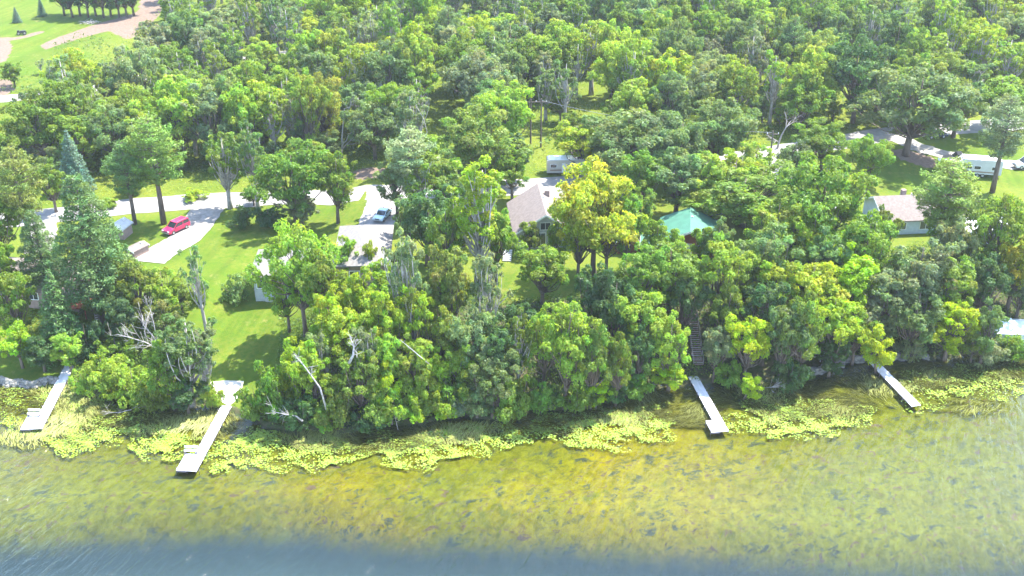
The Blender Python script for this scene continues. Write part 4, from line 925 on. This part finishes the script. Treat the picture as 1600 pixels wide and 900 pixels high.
# ---------------------------------------------------------------- docks
M_DOCK = mat('silvered_dock_boards', (.60, .585, .60), .8, (.48, .47, .48), 1.5, stretch=(.3, 3, 1)); M_DOCKF = mat('dock_frame', (.20, .17, .19), .8)
def dock(p0, p1, w, label, plat=None, z=.55):
    a = PZ(*p0, z); b = PZ(*p1, z); d = (b - a); L = d.length; rz = math.atan2(d.y, d.x)
    t_ = thing('dock', Vector((a.x, a.y, 0)), rz, label, 'dock')
    bo = MB(); n = int(L / .32)
    for i in range(n): bo.box(((i+.5)*L/n, rng.normal()*.015, z - .03 + rng.normal()*.004), (L/n - .02, w, .05))
    bo.build('decking', M_DOCK, t_)
    fr = MB()
    for s in (-1, 1): fr.box((L/2, s*(w/2 - .08), z - .14), (L, .08, .16))
    fr.build('frame', M_DOCKF, t_)
    for x in np.arange(1.2, L, 3.0):
        for s in (-1, 1):
            MB().tube([(x, s*(w/2 + .05), -1.8), (x, s*(w/2 + .05), z + .25)], .04).build('post', M_DOCKF, t_)
    if plat:
        px0, px1, side_, pw = plat   # along-dock start/end measured from the far end, side, width beyond the walkway
        x0, x1 = L - px0, L - px1; bo = MB(); n = int((x1 - x0)/.32)
        for i in range(n): bo.box((x0 + (i+.5)*(x1-x0)/n, side_*(w/2 + pw/2 + .02), z - .02), ((x1-x0)/n - .02, pw, .05))
        bo.build('end_platform', M_DOCK, t_); fr = MB()
        fr.box(((x0+x1)/2, side_*(w/2 + pw - .05), z - .14), (x1 - x0, .08, .18)); fr.box((x1 - .04, side_*(w/2 + pw/2), z - .14), (.08, pw, .18)); fr.build('platform_frame', M_DOCKF, t_)
        for x in (x0 + .3, x1 - .3): MB().tube([(x, side_*(w/2 + pw + .05), -1.8), (x, side_*(w/2 + pw + .05), z + .25)], .04).build('post', M_DOCKF, t_)
    return t_, rz, L
def bench(p, rz, label):
    t_ = thing('bench', p, rz, label, 'bench', 'benches on the docks')
    for i in range(3): MB().box((0, -.16 + i*.16, .45), (1.6, .13, .04)).build('seat_slat', M_DOCK, t_)
    for i in range(2): MB().box((0, .28, .65 + i*.2), (1.6, .04, .14)).build('back_slat', M_DOCK, t_)
    for s in (-.7, .7): MB().box((s, .05, .22), (.08, .45, .44)).build('leg', M_DOCKF, t_); MB().box((s, .3, .6), (.07, .05, .5)).build('back_post', M_DOCKF, t_)
dock((109, 571), (57, 670), 1.35, 'leftmost grey dock with end platform and bench, below a small tree', (3.6, 0, -1, 1.3))
dock((354, 634), (298, 736), 1.35, 'grey dock starting at the sand pad below the wide lawn', (3.4, 0, -1, 1.1))
dock((1083, 588), (1131, 674), 1.3, 'grey dock below the wooden bank stairs', (2.6, 0, -1, .9))
dock((1358, 558), (1432, 634), 1.3, 'rightmost straight grey dock without platform, under a lime green tree')
bench(PZ(54, 650, .56), R(0), 'pale bench on the leftmost dock platform'); bench(PZ(299, 708, .56), R(0), 'pale bench on the dock below the sand pad')
# wooden stairs on the bank
a = G(1091, 574); b_ = G(1079, 486); d = b_ - a; L = math.hypot(d.x, d.y); rz = math.atan2(d.y, d.x)
t_ = thing('bank_stairs', (a.x, a.y, a.z), rz, 'brown wooden stairs climbing the bank above the dock', 'stairs')
n = 30; st = []
for i in range(n):
    u = (i + .5)/n; x = L*u; zz = float(T(a.x + d.x*u, a.y + d.y*u)) - a.z + .35
    MB().box((x, 0, zz), (L/n*.72, 1.3, .07)).build('step', M_DECK if i % 2 else M_WBRN, t_); st.append((x, zz))
for s in (-.68, .68):
    mb = MB()
    mb.tube([(x, s, z - .08) for x, z in st], .07, 4); mb.build('stringer', M_BARK, t_)
    mb = MB(); mb.tube([(x, s, z + .9) for x, z in st], .035, 4)
    for x, z in st[::5]: mb.box((x, s, z + .42), (.07, .07, .95))
    mb.build('handrail', M_DECK, t_)
# round metal frame on the right shore
q = at_h(1272, 548, .9); t_ = thing('metal_frame', q, 0, 'white tubular metal frame with spokes standing on the shaded shore', 'frame'); M_WM = flat('white_metal', (.7, .72, .75), .4)
ring = [(1.5*math.cos(k*math.pi/6), 1.0*math.sin(k*math.pi/6), .5) for k in range(13)]; MB().tube(ring, .05, 5).build('ring', M_WM, t_)
for k in range(6): MB().tube([ring[k*2], (0, .2, 1.5)], .04, 5).build('spoke', M_WM, t_)
MB().tube([(0, .2, 1.5), (-.7, .6, 2.4), (-1.3, .5, 2.3)], .05, 5).build('arm', M_WM, t_)
for k in (1, 4, 7, 10): MB().tube([ring[k], (ring[k][0]*1.05, ring[k][1]*1.05, -.6)], .045, 5).build('leg', M_WM, t_)
# utility poles and wires
M_POLE = mat('creosote_pole', (.16, .12, .10), .9)
def pole(px, py, h, label):
    q = G(px, py); t_ = thing('utility_pole', q, 0, label, 'pole', 'utility poles along the road')
    MB().tube([(0, 0, -.5), (0, 0, h)], [.18, .12], 8).build('shaft', M_POLE, t_); MB().box((0, 0, h - .6), (2.2, .12, .14)).build('crossarm', M_POLE, t_)
    for s in (-.95, 0, .95): MB().tube([(s, 0, h - .53), (s, 0, h - .3)], .05, 6).build('insulator', M_TRIM, t_)
    return q + Vector((0, 0, h - .3))
w1 = pole(829, 226, 9, 'left one of two thin utility poles at the wood edge, above the camper'); w2 = pole(845, 230, 9.5, 'right one of two thin utility poles at the wood edge, above the camper')
w3 = pole(1199, 284, 9.5, 'lone utility pole beside the pale side road')
def wire(a, b, label):
    o = bpy.data.objects; mid = [(a.lerp(b, u) + Vector((0, 0, -1.2*4*u*(1-u)))) for u in np.linspace(0, 1, 12)]
    t_ = MB().tube([m_ - a for m_ in mid], .035, 4).build('power_line', flat('wire_' + label[:5], (.25, .25, .25), .5)); t_.location = a; tag(t_, label, 'wire', 'power lines')
wire(w2, w3, 'power line running right to the lone pole'); 
# ---------------------------------------------------------------- dead wood
def deadwood(pts, r, label, twigs=6, tl=1.5, nm='dead_branch', seed=0, wild_=.8):
    P = [Vector(at_h(x, y, z)) + Vector((0, 0, z)) if z >= 0 else PZ(x, y, .15) for x, y, z in pts]
    o = P[0].copy(); P = [p - o for p in P]; mb = MB(); n = len(P); r *= .68; mb.tube(P, [r*(1 - .75*i/(n-1)) for i in range(n)], 6)
    for k in range(twigs):
        u = rng.uniform(.35, .98)*(n-1); i = min(int(u), n-2); q = P[i].lerp(P[i+1], u - i); dr = (P[i+1] - P[i]).normalized()
        d2 = (dr + Vector(rng.normal(size=3))*wild_).normalized(); L = tl*rng.uniform(.5, 1.2); r2 = r*.42*(1 - .5*u/(n-1)); m1 = q + d2*L*.5 + Vector(rng.normal(size=3))*.12*L; e = q + d2*L + Vector((0, 0, .15*L))
        mb.tube([q, m1, e], [r2, r2*.7, .012], 4)
        for j in range(3): d3 = (d2 + Vector(rng.normal(size=3))*.7).normalized(); mb.tube([m1, m1 + d3*L*.45], [r2*.5, .01], 4)
    ob = mb.build(nm, M_DEAD, smooth=True); ob.location = o; tag(ob, label, 'dead branch', 'bleached dead wood along the shore')
deadwood([(260,556,1),(245,545,3),(228,535,4.5),(205,528,5.5),(182,522,6)], .17, 'large bleached fallen limb reaching left over the shrubs', 16, 2.6)
deadwood([(252,548,2),(238,524,4),(224,508,5.5),(222,492,6.5)], .16, 'bleached dead limb rising steeply above the shrubs near the lawn', 12, 2.2)
deadwood([(246,535,3),(240,505,5.5),(234,480,7.5)], .13, 'tallest thin bleached limb of the fallen tree cluster', 12, 1.8)
deadwood([(510,640,4),(500,606,7),(485,585,9),(474,570,10),(459,553,11)], .20, 'curved pale dead trunk leaning left above the bank', 6, 2.0)
deadwood([(473,658,2.6),(462,650,3.4),(448,648,3.8),(425,643,4.4)], .2, 'white forked driftwood branch hanging over the water', 8, 1.8)
deadwood([(673,571,8),(655,556,10),(640,543,11),(624,530,12)], .12, 'thin pale stick leaning through the bright bank foliage', 3, .8)
deadwood([(293,562,5),(291,545,7),(290,530,8),(275,540,9)], .13, 'pale forked dead limb inside the shore tree near the sand pad', 6, 1.6)
deadwood([(225,615,.5),(205,605,1),(185,600,1),(168,598,1.2)], .12, 'grey brushy dead branch lying at the reeds, left shore', 10, 1.8)
deadwood([(222,630,-1),(205,640,-1),(185,645,-1),(160,643,-1)], .1, 'dead branch floating in the reeds below the left shrubs', 8, 1.6, wild_=.5)
deadwood([(940,608,.6),(950,602,1.2),(960,598,1.6)], .08, 'small grey dead brush beside the lime green shore bush', 8, 1.1)
deadwood([(1195,606,1),(1205,605,1.6),(1218,602,2)], .09, 'grey bare brush hanging over the water right of the lime branch', 10, 1.4)
deadwood([(1535,505,1),(1548,490,4),(1556,476,6)], .12, 'leaning dead snag beside the boathouse', 8, 1.2)
deadwood([(545,568,9),(552,555,10),(553,540,11),(548,530,12)], .3, 'broken brown stump with torn root mass in the bank foliage', 10, 1.3)
deadwood([(622,672,.3),(618,655,2),(614,640,3)], .07, 'bare brush overhanging the water, centre left bank', 12, 1.5)
# stone seawalls
def seawall(pts, label, n):
    W = [at_h(a_, b_, .3) for a_, b_ in pts]; o = W[0].copy(); mb = MB(); M_ST = mat('fieldstone' + str(n), (.24, .225, .20), .95, (.13, .125, .11), 2)
    for i in range(n):
        u = i/(n-1)*(len(W)-1); k = min(int(u), len(W)-2); q = W[k].lerp(W[k+1], u-k); y0 = float(shoreY(q.x)) 
        for lv in range(3):
            s = rng.uniform(.22, .42); c = Vector((q.x + rng.normal()*.15, y0 - .15 + lv*.22 + rng.normal()*.1, .05 + lv*.25)) - o
            P = []; 
            for zz, rr in ((-.5, .7), (0, 1), (.5, .65)):
                for kk in range(6): aa = kk*1.047 + rng.random()*.5; P.append((c.x + math.cos(aa)*s*rr*rng.uniform(.85, 1.1), c.y + math.sin(aa)*s*rr*.9, c.z + zz*s))
            mb.poly(P, [tuple(range(6))[::-1], tuple(range(12, 18))] + [(l*6+kk, l*6+(kk+1)%6, (l+1)*6+(kk+1)%6, (l+1)*6+kk) for l in (0, 1) for kk in range(6)])
    ob = mb.build('stone_seawall', M_ST); ob.location = o; tag(ob, label, 'seawall', 'fieldstone seawalls')
seawall([(-60,603),(0,601),(40,600),(85,600)], 'low fieldstone seawall left of the leftmost dock', 60)
seawall([(1255,588),(1300,573),(1350,565)], 'shaded fieldstone seawall left of the rightmost dock', 44)
seawall([(1372,562),(1410,560),(1450,560)], 'fieldstone seawall right of the rightmost dock', 36)

# ---------------------------------------------------------------- haze
if HAZE:
    hz = MB().box((0, 400, 36), (5000, 2400, 92)).build('haze', None); hz['kind'] = 'stuff'
    mh = bpy.data.materials.new('haze'); mh.use_nodes = True; t = mh.node_tree; t.nodes.clear(); o_ = N(t, 'ShaderNodeOutputMaterial'); v = N(t, 'ShaderNodeVolumePrincipled')
    v.inputs['Density'].default_value = HAZE; v.inputs['Color'].default_value = (.9, .95, 1, 1); v.inputs['Anisotropy'].default_value = .3; t.links.new(v.outputs[0], o_.inputs['Volume']); hz.data.materials.append(mh)
